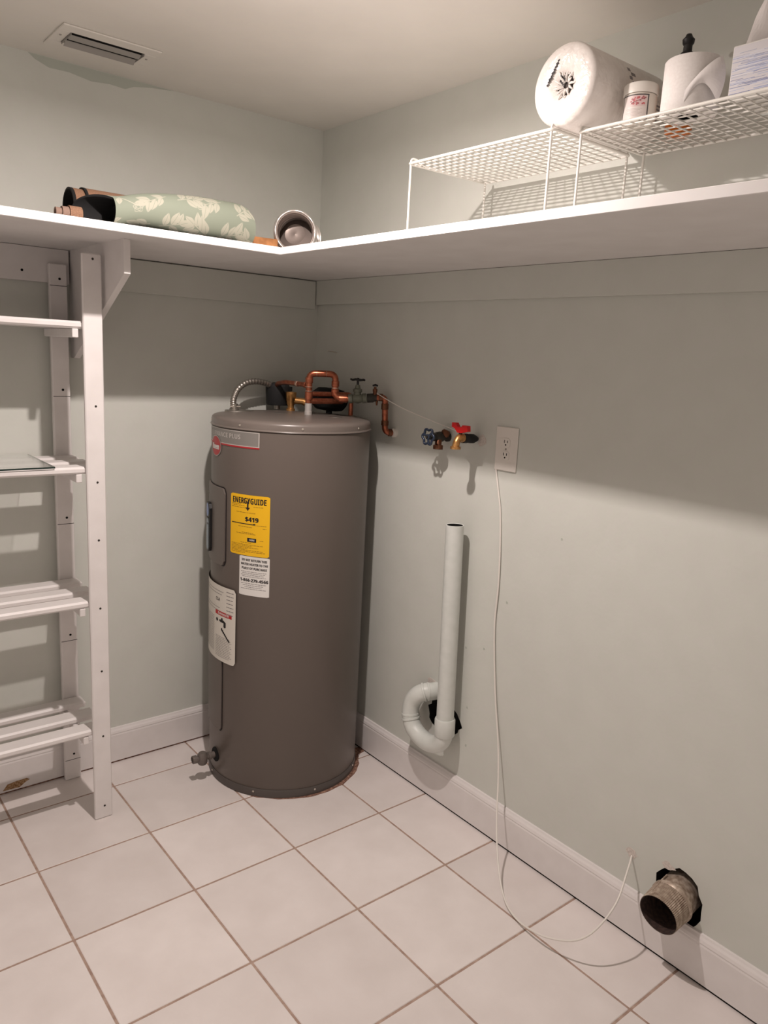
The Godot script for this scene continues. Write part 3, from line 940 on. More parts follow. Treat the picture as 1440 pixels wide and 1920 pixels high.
# ---------------------------------------------------------------- pipes over the heater
func ring(p: Vector3, d: Vector3, r: float, h: float) -> ArrayMesh:
	return lathe_mesh([Vector2(r - 0.002, -h * 0.5), Vector2(r, -h * 0.5 + 0.001), Vector2(r, h * 0.5 - 0.001), Vector2(r - 0.002, h * 0.5)], 20, Transform3D(frame_of(d), p))

func plumbing() -> void:
	var t := thing("copper_supply_pipe", "copper cold water pipe looping over the water heater to the right wall", "pipe", Vector3.ZERO)
	var dir := Vector3(0.222, 0, 0.167).normalized()
	var a := Vector3(-0.262, 1.404, 0.355)
	var b := Vector3(-0.186, 1.512, 0.412)
	var loop := round_path([a, Vector3(a.x, 1.511, a.z), b, Vector3(b.x, 1.426, b.z), Vector3(b.x, 1.426, b.z) + dir * 0.055], 0.024)
	part("riser_loop", tube_mesh(loop, 0.0118, 18), M.copper, t)
	for k in [[Vector3(a.x, 1.43, a.z), Vector3.UP, 0.0142, 0.03], [Vector3(a.x, 1.486, a.z), Vector3.UP, 0.0142, 0.02], [Vector3(b.x, 1.478, b.z), Vector3.UP, 0.0142, 0.02], [Vector3(b.x, 1.452, b.z), Vector3.UP, 0.0142, 0.012], [Vector3(b.x, 1.426, b.z) + dir * 0.03, dir, 0.0146, 0.03]]:
		part("coupling", ring(k[0], k[1], k[2], k[3]), M.copper, t)
	for k in [[Vector3(a.x, 1.447, a.z), Vector3.UP, 0.0135, 0.004], [Vector3(a.x, 1.462, a.z), Vector3.UP, 0.0145, 0.004], [Vector3(b.x, 1.462, b.z), Vector3.UP, 0.0136, 0.005], [Vector3(-0.24, 1.511, 0.3715), dir, 0.0124, 0.003], [Vector3(-0.212, 1.512, 0.3925), dir, 0.0124, 0.003]]:
		part("solder_ring", ring(k[0], k[1], k[2], k[3]), M.solder, t)
	# side branches between the riser and the tank's second port
	part("branch_pipe", tube_mesh(round_path([Vector3(-0.262, 1.437, 0.355), Vector3(-0.075, 1.437, 0.362), Vector3(-0.075, 1.358, 0.362)], 0.02), 0.0088, 14), M.copper, t)
	part("branch_pipe", tube_mesh([Vector3(-0.262, 1.411, 0.355), Vector3(-0.12, 1.411, 0.360), Vector3(-0.115, 1.411, 0.360)], 0.0112, 14), M.copper, t)
	part("branch_pipe", tube_mesh(round_path([Vector3(-0.262, 1.468, 0.355), Vector3(-0.268, 1.470, 0.20), Vector3(-0.255, 1.46, 0.12), Vector3(-0.24, 1.44, 0.09)], 0.02), 0.0088, 14), M.copper, t)
	part("solder_ring", ring(Vector3(-0.2645, 1.4685, 0.28), Vector3(0, 0, 1), 0.0105, 0.012), M.solder, t)
	part("solder_ring", ring(Vector3(-0.2635, 1.468, 0.335), Vector3(0, 0, 1), 0.0112, 0.012), M.copper, t)
	# gate valve with a black handwheel
	var v0 := Vector3(-0.147, 1.427, 0.4415)
	var v1 := Vector3(-0.093, 1.432, 0.482)
	var vb := part("gate_valve", lathe_mesh([Vector2(0.0, 0.0), Vector2(0.0165, 0.0), Vector2(0.0175, 0.002), Vector2(0.0175, 0.014), Vector2(0.014, 0.017), Vector2(0.016, 0.024), Vector2(0.0185, 0.034), Vector2(0.016, 0.044), Vector2(0.014, 0.05), Vector2(0.0175, 0.053), Vector2(0.0175, 0.066), Vector2(0.0, 0.067)], 8, Transform3D(frame_of(v1 - v0), v0)), M.greenmetal, t)
	part("bonnet", lathe_mesh([Vector2(0.013, 1.434), Vector2(0.013, 1.452), Vector2(0.0165, 1.453), Vector2(0.0165, 1.462), Vector2(0.010, 1.466), Vector2(0.008, 1.478), Vector2(0.0, 1.479)], 8, at(Vector3(-0.121, 0, 0.461))), M.greenmetal, vb)
	var hw := begin()
	tube(hw, [Vector3(-0.121, 1.475, 0.461), Vector3(-0.121, 1.503, 0.461)], 0.0045, 10)
	var circ := []
	for i in 25:
		var q := TAU * i / 24
		circ.append(Vector3(-0.121 + 0.0245 * cos(q) * (1.0 + 0.06 * cos(5 * q)), 1.4965 + 0.001 * cos(5 * q), 0.461 + 0.0245 * sin(q) * (1.0 + 0.06 * cos(5 * q))))
	tube(hw, circ, 0.0036, 8, false)
	for i in 5:
		var q := TAU * i / 5
		tube(hw, [Vector3(-0.121, 1.499, 0.461), Vector3(-0.121 + 0.024 * cos(q), 1.4965, 0.461 + 0.024 * sin(q))], 0.003, 6)
	part("handwheel", hw.commit(), M.black, vb)
	# black fitting, small drain cock and the drop into the wall
	var e := Vector3(-0.04, 1.438, 0.522)
	part("black_fitting", lathe_mesh([Vector2(0.0, 0.0), Vector2(0.0155, 0.0), Vector2(0.0165, 0.004), Vector2(0.0165, 0.022), Vector2(0.0135, 0.026), Vector2(0.0135, 0.036), Vector2(0.0, 0.037)], 14, Transform3D(frame_of(e - v1), v1)), M.gunmetal, t)
	part("drop_pipe", tube_mesh(round_path([Vector3(-0.066, 1.435, 0.502), e, Vector3(-0.036, 1.31, 0.526), Vector3(0.004, 1.31, 0.543)], 0.022), 0.0112, 16), M.copper, t)
	for k in [[Vector3(-0.039, 1.405, 0.5227), Vector3.UP, 0.0135, 0.022], [Vector3(-0.037, 1.345, 0.525), Vector3.UP, 0.0135, 0.018], [Vector3(-0.052, 1.437, 0.5127), dir, 0.0138, 0.016], [Vector3(-0.018, 1.31, 0.5335), Vector3(0.04, 0, 0.017), 0.0138, 0.014]]:
		part("coupling", ring(k[0], k[1], k[2], k[3]), M.bronze, t)
	part("wall_stub", lathe_mesh([Vector2(0.016, 0.0), Vector2(0.016, 0.012), Vector2(0.0125, 0.014), Vector2(0.0, 0.014)], 18, Transform3D(frame_of(Vector3(-1, 0, 0)), Vector3(0.001, 1.31, 0.5415))), M.plastic, t)
	var dc := part("drain_cock", lathe_mesh([Vector2(0.0075, 1.44), Vector2(0.0075, 1.456), Vector2(0.009, 1.458), Vector2(0.009, 1.466), Vector2(0.005, 1.468), Vector2(0.005, 1.474), Vector2(0.0, 1.475)], 10, at(Vector3(-0.07, 0, 0.499))), M.bronze, t)
	part("tee_handle", tube_mesh([Vector3(-0.078, 1.478, 0.493), Vector3(-0.070, 1.481, 0.499), Vector3(-0.062, 1.478, 0.505)], [0.003, 0.0042, 0.003], 8), M.black, dc)
	part("dripping_nut", tube_mesh([Vector3(-0.066, 1.424, 0.507), Vector3(-0.066, 1.408, 0.507)], [0.005, 0.003], 8), M.bronze, dc)
	# black foam jacket lying behind the loop
	var fj := thing("foam_jacket", "black rounded foam jacket on top of the water heater behind the copper loop", "insulation", Vector3(-0.105, 1.411, 0.262))
	part("jacket", lathe_mesh([Vector2(0.0, -0.072), Vector2(0.028, -0.068), Vector2(0.041, -0.05), Vector2(0.044, -0.02), Vector2(0.044, 0.03), Vector2(0.040, 0.054), Vector2(0.026, 0.068), Vector2(0.0, 0.072)], 24, Transform3D(frame_of(Vector3(1, -0.1, 0.1)), Vector3(0, 0.0, 0))), M.foam, fj)
	part("tape_band", lathe_mesh([Vector2(0.043, -0.006), Vector2(0.0452, -0.005), Vector2(0.0452, 0.005), Vector2(0.043, 0.006)], 24, Transform3D(frame_of(Vector3(1, -0.1, 0.1)), Vector3(0.01, 0, 0))), M.rubber, fj)
	part("foot", lathe_mesh([Vector2(0.012, -0.054), Vector2(0.012, -0.03), Vector2(0.0, -0.03)], 14), M.rubber, fj)
	# wiring: black junction boot and the flexible steel conduit
	var cd := thing("flexible_conduit", "ribbed flexible metal conduit arching from the heater lid into a black boot", "conduit", Vector3(-0.44, 1.359, 0.125))
	var path := smooth_path([Vector3(0, 0.0, 0), Vector3(-0.004, 0.02, 0), Vector3(-0.002, 0.045, 0), Vector3(0.018, 0.078, -0.005), Vector3(0.055, 0.101, -0.01), Vector3(0.10, 0.107, -0.015), Vector3(0.15, 0.10, -0.030), Vector3(0.190, 0.088, -0.040)], 14)
	var rad := []
	for i in path.size():
		rad.append(0.0105 + 0.0016 * (1.0 if (i / 2) % 2 == 0 else 0.0))
	part("hose", tube_mesh(path, rad, 16), M.steel, cd)
	part("connector", lathe_mesh([Vector2(0.018, 0.0), Vector2(0.018, 0.006), Vector2(0.014, 0.008), Vector2(0.014, 0.022), Vector2(0.012, 0.024)], 12), M.steel, cd)
	part("clamp_screw", tube_mesh([Vector3(-0.02, 0.014, 0.006), Vector3(0.018, 0.014, 0.014)], 0.003, 8), M.screw, cd)
	var bo := part("boot", lathe_mesh([Vector2(0.0, 0.016), Vector2(0.041, 0.016), Vector2(0.043, 0.022), Vector2(0.047, 0.086), Vector2(0.045, 0.097), Vector2(0.04, 0.102), Vector2(0.0, 0.1025)], 22), M.rubber, cd, at(Vector3(0.212, 0.0, -0.045)))
	part("stub", lathe_mesh([Vector2(0.012, 0.0), Vector2(0.012, 0.018)], 14), M.steel, bo)
	part("boot_flap", lathe_mesh([Vector2(0.0, 0.03), Vector2(0.024, 0.03), Vector2(0.027, 0.036), Vector2(0.027, 0.088), Vector2(0.0, 0.092)], 18), M.rubber, bo, at(Vector3(0.036, 0.0, 0.0)))

# ---------------------------------------------------------------- things on the right wall
func wall_things() -> void:
	# standpipe with its trap
	var t := thing("standpipe", "pale painted standpipe with a trap bend at its foot on the right wall", "pipe", Vector3(-0.062, 0.0, 0.96))
	var st := begin()
	var top := Vector3(0.002, 1.050, -0.011)
	var bot := Vector3(0.002, 0.335, 0.01)
	tube(st, [bot, bot.lerp(top, 0.5), top], 0.0305, 28, false)
	var fr := frame_of(top - bot)
	lathe(st, [Vector2(0.0305, 0.0), Vector2(0.0295, 0.0012), Vector2(0.0268, 0.0)], 28, Transform3D(fr, top))
	part("riser", st.commit(), M.pipe, t)
	part("riser_bore", lathe_mesh([Vector2(0.0268, -0.001), Vector2(0.0266, -0.3), Vector2(0.0, -0.3)], 28, Transform3D(fr, top)), M.recess_shade, t)  # bore coloured black in place of the shade inside the pipe
	part("coupling", lathe_mesh([Vector2(0.024, -0.03), Vector2(0.034, -0.03), Vector2(0.036, -0.026), Vector2(0.036, 0.028), Vector2(0.0335, 0.034), Vector2(0.0305, 0.034)], 28, Transform3D(fr, bot)), M.pipe, t)
	var bend := smooth_path([Vector3(0.002, 0.325, 0.010), Vector3(0.0, 0.290, 0.006), Vector3(-0.003, 0.264, -0.014), Vector3(-0.006, 0.250, -0.050), Vector3(-0.008, 0.253, -0.094), Vector3(-0.01, 0.276, -0.137), Vector3(-0.01, 0.32, -0.158), Vector3(-0.006, 0.365, -0.156), Vector3(0.002, 0.398, -0.137), Vector3(0.02, 0.412, -0.118), Vector3(0.045, 0.413, -0.105), Vector3(0.085, 0.413, -0.10)], 6)
	part("trap_bend", tube_mesh(bend, 0.0315, 26), M.pipe, t)
	for k in [[34, 0.0345], [36, 0.033], [53, 0.0345], [56, 0.0335]]:
		var i: int = k[0]
		part("bead", ring(bend[i], bend[i + 1] - bend[i - 1], k[1], 0.008), M.pipe, t)
	# faucet with a blue-grey wheel
	var f := thing("hose_faucet", "bronze hose faucet with a lobed blue-grey wheel handle on the right wall", "faucet", Vector3(0.0, 1.327, 0.826))
	var ax := frame_of(Vector3(-1, 0.03, 0.03))
	part("body", lathe_mesh([Vector2(0.016, 0.0), Vector2(0.016, 0.008), Vector2(0.0105, 0.011), Vector2(0.0105, 0.024), Vector2(0.016, 0.03), Vector2(0.0185, 0.042), Vector2(0.0165, 0.056), Vector2(0.0125, 0.062), Vector2(0.0145, 0.065), Vector2(0.0145, 0.076), Vector2(0.009, 0.080), Vector2(0.005, 0.084), Vector2(0.005, 0.104), Vector2(0.0, 0.104)], 14, Transform3D(ax, Vector3.ZERO)), M.gunmetal, f)
	part("spout", tube_mesh(smooth_path([Vector3(-0.044, 0.0, 0.003), Vector3(-0.052, -0.014, 0.008), Vector3(-0.056, -0.030, 0.012)], 4), 0.0115, 16), M.bronze, f)
	part("spout_collar", lathe_mesh([Vector2(0.010, -0.012), Vector2(0.0165, -0.011), Vector2(0.017, -0.002), Vector2(0.0165, 0.003), Vector2(0.011, 0.005)], 18, Transform3D(frame_of(Vector3(0.1, 1, -0.1)), Vector3(-0.056, -0.028, 0.012))), M.bronze, f)
	part("vacuum_cap", lathe_mesh([Vector2(0.012, 0.0), Vector2(0.0155, 0.004), Vector2(0.0155, 0.016), Vector2(0.011, 0.022), Vector2(0.0, 0.023)], 10, Transform3D(frame_of(Vector3(0.3, 1.0, 0.3)), Vector3(-0.026, 0.004, 0.006))), M.bronze, f)
	var wheel := begin()
	var wc := Vector3(-0.096, 0.003, 0.004)
	var wb := frame_of(Vector3(-1, 0.05, 0.05))
	var lobes := []
	for i in 49:
		var q := TAU * i / 48
		var rr := 0.0245 * (1.0 + 0.13 * cos(6 * q))
		lobes.append(wc + wb * Vector3(rr * cos(q), 0.0, rr * sin(q)))
	tube(wheel, lobes, 0.0042, 8, false)
	for i in 3:
		var q := TAU * i / 3 + 0.3
		tube(wheel, [wc, wc + wb * Vector3(0.024 * cos(q), 0, 0.024 * sin(q))], 0.0042, 8)
	lathe(wheel, [Vector2(0.009, -0.005), Vector2(0.009, 0.004), Vector2(0.0, 0.006)], 12, Transform3D(wb, wc))
	part("wheel", wheel.commit(), M.blue, f)
	# quarter-turn faucet with a red handle
	var g := thing("quarter_turn_faucet", "brass faucet with a red butterfly handle beside the electrical outlet", "faucet", Vector3(0.0, 1.336, 0.963))
	var gd := Vector3(-0.11, 0.008, 0.018)
	part("black_sleeve", lathe_mesh([Vector2(0.004, -0.004), Vector2(0.008, 0.004), Vector2(0.015, 0.024), Vector2(0.015, 0.046), Vector2(0.0125, 0.050), Vector2(0.0125, 0.058), Vector2(0.0155, 0.061), Vector2(0.0155, 0.083), Vector2(0.0, 0.085)], 16, Transform3D(frame_of(gd), Vector3.ZERO)), M.rubber, g)
	part("spout", tube_mesh(smooth_path([Vector3(-0.082, 0.007, 0.014), Vector3(-0.098, 0.006, 0.016), Vector3(-0.110, -0.004, 0.018), Vector3(-0.114, -0.022, 0.018)], 5), [0.0145, 0.0145, 0.0145, 0.0145, 0.014, 0.0135, 0.013, 0.0125, 0.012, 0.0115, 0.0115, 0.0115, 0.0115, 0.0115, 0.0115, 0.0115], 18), M.brass, g)
	part("spout_collar", lathe_mesh([Vector2(0.009, -0.027), Vector2(0.0165, -0.027), Vector2(0.0165, -0.019), Vector2(0.0, -0.018)], 18, at(Vector3(-0.114, 0, 0.018))), M.brass, g)
	part("stem", tube_mesh([Vector3(-0.094, 0.008, 0.016), Vector3(-0.094, 0.034, 0.016)], 0.006, 10), M.gunmetal, g)
	var hb := PackedVector2Array([Vector2(-0.034, 0.022), Vector2(-0.018, 0.022), Vector2(-0.008, 0.010), Vector2(0.008, 0.010), Vector2(0.014, 0.017), Vector2(0.036, 0.017), Vector2(0.038, -0.001), Vector2(0.022, -0.004), Vector2(0.010, -0.008), Vector2(-0.008, -0.008), Vector2(-0.020, 0.004), Vector2(-0.034, 0.008)])
	part("handle", prism_mesh(hb, 0.014, Transform3D(Basis(Vector3(0, 0, 1), Vector3(0, 1, 0), Vector3(-1, 0, 0)), Vector3(-0.096, 0.032, 0.017))), M.red, g)
	# duplex outlet
	var o := thing("electrical_outlet", "white duplex electrical outlet plate on the right wall above the hanging cord", "outlet", Vector3(0.0, 1.319, 1.096))
	part("plate", box_mesh(Vector3(0.006, 0.138, 0.090), 0.002), M.plastic, o, Transform3D(Basis(Vector3.RIGHT, -0.012), Vector3(-0.003, 0, 0)))
	for s in [0.02, -0.02]:
		var face := part("socket", prism_mesh(PackedVector2Array([Vector2(-0.010, -0.014), Vector2(0.010, -0.014), Vector2(0.0165, -0.008), Vector2(0.0165, 0.008), Vector2(0.010, 0.014), Vector2(-0.010, 0.014), Vector2(-0.0165, 0.008), Vector2(-0.0165, -0.008)]), 0.003, Transform3D(Basis(Vector3(0, 0, 1), Vector3(0, 1, 0), Vector3(-1, 0, 0)), Vector3(-0.0067, s, 0.0))), M.plastic, o)
		part("slot", box_mesh(Vector3(0.0012, 0.009, 0.0024), 0.0002), M.hole, face, at(Vector3(-0.0082, s + 0.004, -0.0062)))
		part("slot", box_mesh(Vector3(0.0012, 0.0075, 0.0024), 0.0002), M.hole, face, at(Vector3(-0.0082, s + 0.004, 0.0062)))
		part("ground_hole", lathe_mesh([Vector2(0.0026, -0.0005), Vector2(0.0026, 0.0006), Vector2(0.0, 0.0006)], 12, Transform3D(frame_of(Vector3(-1, 0, 0)), Vector3(-0.0082, s - 0.0065, 0))), M.hole, face)
	part("screw", lathe_mesh([Vector2(0.003, 0.0), Vector2(0.0028, 0.0012), Vector2(0.0, 0.0016)], 12, Transform3D(frame_of(Vector3(-1, 0, 0)), Vector3(-0.006, 0, 0))), M.steel, o)
	# cord that drops from the outlet, hangs in a loop over the floor and runs into the wall
	var cp := [Vector3(-0.003, 1.252, 1.058), Vector3(-0.004, 1.18, 1.078), Vector3(-0.004, 1.117, 1.093), Vector3(-0.005, 1.0, 1.106), Vector3(-0.006, 0.874, 1.113), Vector3(-0.006, 0.727, 1.112), Vector3(-0.008, 0.514, 1.141), Vector3(-0.018, 0.36, 1.180), Vector3(-0.045, 0.25, 1.218), Vector3(-0.092, 0.150, 1.266), Vector3(-0.150, 0.065, 1.335), Vector3(-0.205, 0.018, 1.415), Vector3(-0.236, 0.010, 1.490), Vector3(-0.250, 0.024, 1.565), Vector3(-0.250, 0.045, 1.630), Vector3(-0.229, 0.073, 1.693), Vector3(-0.195, 0.113, 1.727), Vector3(-0.130, 0.170, 1.738), Vector3(-0.055, 0.218, 1.715), Vector3(0.004, 0.236, 1.690)]
	var c := part("power_cord", tube_mesh(smooth_path(cp, 5), 0.0028, 10), M.cable, self)
	tag(c, "thin white cord hanging from the outlet in a loop over the floor", "cord")
	# thin line strung from the drain cock to the wall by the red faucet
	var s := part("thin_line", tube_mesh(smooth_path([Vector3(-0.066, 1.452, 0.503), Vector3(-0.05, 1.412, 0.62), Vector3(-0.03, 1.375, 0.78), Vector3(-0.012, 1.348, 0.91), Vector3(0.003, 1.335, 0.972)], 5), 0.0016, 8), M.cable, self)
	tag(s, "thin white line strung from the copper pipe to the wall beside the red faucet", "line")
	# dryer duct stub
	var d := thing("dryer_duct", "dusty galvanised dryer duct stub poking out of a ragged hole low in the right wall", "duct", Vector3(0.0, 0.200, 1.838))
	var dt := Transform3D(frame_of(Vector3(-1, -0.15, 0.02)), Vector3.ZERO)
	var ds := begin()
	var prof := [Vector2(0.0535, -0.05), Vector2(0.0535, 0.022), Vector2(0.0585, 0.026), Vector2(0.0585, 0.033), Vector2(0.0555, 0.037)]
	lathe(ds, prof, 40, dt)
	part("pipe", ds.commit(), M.galv, d)
	var cr := begin()
	var n := 72
	for k in n:
		var a0 := TAU * k / n
		var a1 := TAU * (k + 1) / n
		var am := (a0 + a1) * 0.5
		var f0 := Vector3(sin(a0), 0, cos(a0))
		var f1 := Vector3(sin(a1), 0, cos(a1))
		var fm := Vector3(sin(am), 0, cos(am))
		for seg in [[f0 * 0.0545, fm * 0.0565], [fm * 0.0565, f1 * 0.0545]]:
			quad(cr, dt * (seg[0] + Vector3(0, 0.037, 0)), dt * (seg[1] + Vector3(0, 0.037, 0)), dt * (seg[1] * 0.955 + Vector3(0, 0.095, 0)), dt * (seg[0] * 0.955 + Vector3(0, 0.095, 0)), dt.basis * (seg[0] + seg[1]))
	part("crimped_end", cr.commit(), M.galv, d)
	part("inner_wall", lathe_mesh([Vector2(0.0515, 0.095), Vector2(0.0525, -0.05)], 40, dt), M.duct_inner, d)
	part("recess_shade", lathe_mesh([Vector2(0.0525, -0.015), Vector2(0.03, -0.017), Vector2(0.0, -0.018)], 40, dt), M.hole, d)  # black disc across the bore, standing in for its unlit depth
	part("seam", tube_mesh([dt * Vector3(0.03, 0.09, 0.044), dt * Vector3(0.0325, 0.036, 0.0475), dt * Vector3(0.033, 0.0, 0.0475)], 0.0022, 8), M.galv, d)

# ---------------------------------------------------------------- left shelf: mats, wood, foil duct
func left_shelf_things() -> void:
	# green leaf-print exercise mat: a roll, pinched at its open left end
	var t := thing("exercise_mat", "rolled sage green exercise mat printed with pale leaves on the left shelf", "mat", Vector3(-1.05, ST, 0.515))
	var st := begin()
	var inner := begin()
	var n := 24
	var m := 40
	var ring_at := func(u: float, k: float, shrink: float) -> Vector3:
		var a := TAU * k
		var ry := lerpf(0.040, 0.060, smoothstep(0.0, 0.6, u)) - 0.004 * smoothstep(0.9, 1.0, u)
		var rz := lerpf(0.047, 0.060, smoothstep(0.0, 0.6, u))
		if u > 0.93:
			var e := sqrt(maxf(0.0, 1.0 - pow((u - 0.93) / 0.075, 2.0)))
			ry *= lerpf(0.8, 1.0, e)
			rz *= lerpf(0.8, 1.0, e)
		var lift := 0.006 * sin(u * 7.0) * smoothstep(0.05, 0.2, u) * smoothstep(0.7, 0.4, u)
		return Vector3(0.440 * u + (0.056 * cos(a) - 0.012 if u < 0.02 else 0.0), ry + lift + (ry - shrink) * sin(a), (rz - shrink) * cos(a))
	for i in n:
		for k in m:
			for side in 2:
				var sk := 0.0 if side == 0 else 0.006
				var p := [ring_at.call(float(i) / n, float(k) / m, sk), ring_at.call(float(i) / n, float(k + 1) / m, sk), ring_at.call(float(i + 1) / n, float(k + 1) / m, sk), ring_at.call(float(i + 1) / n, float(k) / m, sk)]
				var n0 := Vector3(0, sin(TAU * k / m), cos(TAU * k / m)) * (1.0 if side == 0 else -1.0)
				var n1 := Vector3(0, sin(TAU * (k + 1) / m), cos(TAU * (k + 1) / m)) * (1.0 if side == 0 else -1.0)
				squad(st if side == 0 else inner, p, [n0, n1, n1, n0], [Vector2(float(i) / n, float(k) / m), Vector2(float(i) / n, float(k + 1) / m), Vector2(float(i + 1) / n, float(k + 1) / m), Vector2(float(i + 1) / n, float(k) / m)])
	for k in m:
		# lip of the open end and the closed right end
		quad(inner, ring_at.call(0.0, float(k) / m, 0.0), ring_at.call(0.0, float(k + 1) / m, 0.0), ring_at.call(0.0, float(k + 1) / m, 0.006), ring_at.call(0.0, float(k) / m, 0.006), Vector3.LEFT)
		tri3(inner, ring_at.call(1.0, float(k) / m, 0.0), ring_at.call(1.0, float(k + 1) / m, 0.0), Vector3(0.440, 0.056, 0), Vector3.RIGHT)
	part("outer_layer", st.commit(), M.mat_green, t)
	part("black_lining", inner.commit(), M.foam, t)
	# inner turns of the roll
	var sp := begin()
	var spiral := PackedVector2Array()
	for i in 60:
		var q := float(i) / 59
		var a := 2.2 + TAU * 1.6 * q
		var rr := lerpf(0.030, 0.012, q)
		spiral.append(Vector2(cos(a) * rr * 1.1, 0.038 + sin(a) * rr * 0.85))
	for i in 59:
		var a := spiral[i]
		var b := spiral[i + 1]
		quad(sp, Vector3(0.03, a.y, a.x), Vector3(0.03, b.y, b.x), Vector3(0.40, b.y, b.x), Vector3(0.40, a.y, a.x), Vector3(0, a.y - 0.038, a.x))
	part("inner_turn", sp.commit(), M.foam, t)
	part("loose_tail", prism_mesh(PackedVector2Array([Vector2(0.02, 0.02), Vector2(0.06, 0.055), Vector2(0.37, 0.055), Vector2(0.41, 0.02)]), 0.004, Transform3D(Basis(Vector3(1, 0, 0), Vector3(0, 0, 1), Vector3(0, 1, 0)), Vector3(0, 0.002, 0))), M.foam, t)
	# cork mat rolled behind it
	var c := thing("cork_mat", "tan cork mat with a black lining rolled up behind the green mat", "mat", Vector3(-1.10, ST, 0.385))
	for k in [[0.0, 0.10, 0.051, "inner_roll"], [0.035, 0.42, 0.0555, "outer_roll"]]:
		var cs := begin()
		lathe(cs, [Vector2(k[2], k[0]), Vector2(k[2], k[1])], 36, Transform3D(Basis(Vector3(0, 0, 1), Vector3(1, 0, 0), Vector3(0, 1, 0)), Vector3(0, 0.0565, 0)))
		var o := part(k[3], cs.commit(), M.cork, c)
		part("black_lining", lathe_mesh([Vector2(k[2] - 0.0045, k[1]), Vector2(k[2] - 0.0045, k[0] - 0.0015), Vector2(k[2] + 0.0008, k[0] - 0.0015), Vector2(k[2] + 0.0008, k[0] + 0.006)], 36, Transform3D(Basis(Vector3(0, 0, 1), Vector3(1, 0, 0), Vector3(0, 1, 0)), Vector3(0, 0.0565, 0))), M.foam, o)
		if k[0] == 0.0:
			part("dark_core", lathe_mesh([Vector2(0.0, 0.09), Vector2(0.0468, 0.09)], 24, Transform3D(Basis(Vector3(0, 0, 1), Vector3(1, 0, 0), Vector3(0, 1, 0)), Vector3(0, 0.0565, 0))), M.foam, o)
	# small roll of cork strap, telescoped
	var s := thing("cork_strap", "small brown cork strip rolled up and pulled out beside the open mat end", "strap", Vector3(-1.172, ST, 0.505))
	for k in [[0.0, 0.05, 0.012], [0.016, 0.06, 0.0165], [0.034, 0.066, 0.0205]]:
		part("coil", lathe_mesh([Vector2(k[2] - 0.003, k[1]), Vector2(k[2] - 0.003, k[0]), Vector2(k[2], k[0]), Vector2(k[2], k[1])], 28, Transform3D(Basis(Vector3(0, 0, 1), Vector3(1, 0, 0), Vector3(0, 1, 0)), Vector3(0, 0.0207, 0))), M.cork if k[2] > 0.02 else M.cork_edge, s)
	part("coil_core", lathe_mesh([Vector2(0.0, 0.02), Vector2(0.010, 0.02)], 16, Transform3D(Basis(Vector3(0, 0, 1), Vector3(1, 0, 0), Vector3(0, 1, 0)), Vector3(0, 0.0207, 0))), M.recess_shade, s)  # dark disc painted in as the shade inside the coil
	# off-cut of wood
	var w := part("wood_offcut", box_mesh(Vector3(0.125, 0.042, 0.06), 0.0015), M.wood, self, Transform3D(Basis(Vector3.UP, -0.12), Vector3(-0.537, ST + 0.021, 0.44)))
	tag(w, "short brown wood offcut between the green mat and the foil duct", "wood")
	# short length of flexible foil duct
	var f := thing("foil_duct", "short crumpled length of silver flexible foil duct on the shelf corner", "duct", Vector3(-0.40, ST, 0.45))
	var path := smooth_path([Vector3(-0.026, 0.072, 0.045), Vector3(0.0, 0.072, 0.0), Vector3(0.025, 0.071, -0.03), Vector3(0.06, 0.069, -0.055), Vector3(0.105, 0.067, -0.06)], 24)
	var rad := []
	for i in path.size():
		var u := float(i) / path.size()
		rad.append((0.0625 + 0.0035 * sin(i * 1.15)) * lerpf(1.0, 0.86, smoothstep(0.5, 1.0, u)) + (0.002 if i < 3 else 0.0) + (0.005 * sin((i - 4) * PI / 14.0) if i > 4 and i < 18 else 0.0))
	part("corrugated_tube", tube_mesh(path, rad, 40, false), M.foil, f)
	var rin := []
	for q in rad:
		rin.append(q - 0.003)
	part("inner_face", tube_mesh(path, rin, 40, false), M.foil_in, f)
	part("inner_fold", lathe_mesh([Vector2(0.0, 0.012), Vector2(0.02, 0.008), Vector2(0.034, 0.013), Vector2(0.046, 0.003), Vector2(0.057, -0.004)], 28, Transform3D(frame_of(path[46] - path[56]) * Basis(Vector3.RIGHT, 0.25), path[46])), M.foil_in, f)
	var lip := []
	var lb := frame_of(path[1] - path[0])
	for i in 49:
		var q := TAU * i / 48
		lip.append(path[0] + lb * Vector3(cos(q) * 0.0635, 0.0015 * sin(9 * q), sin(q) * 0.0635))
	part("rolled_lip", tube_mesh(lip, 0.0028, 8, false), M.foil, f)

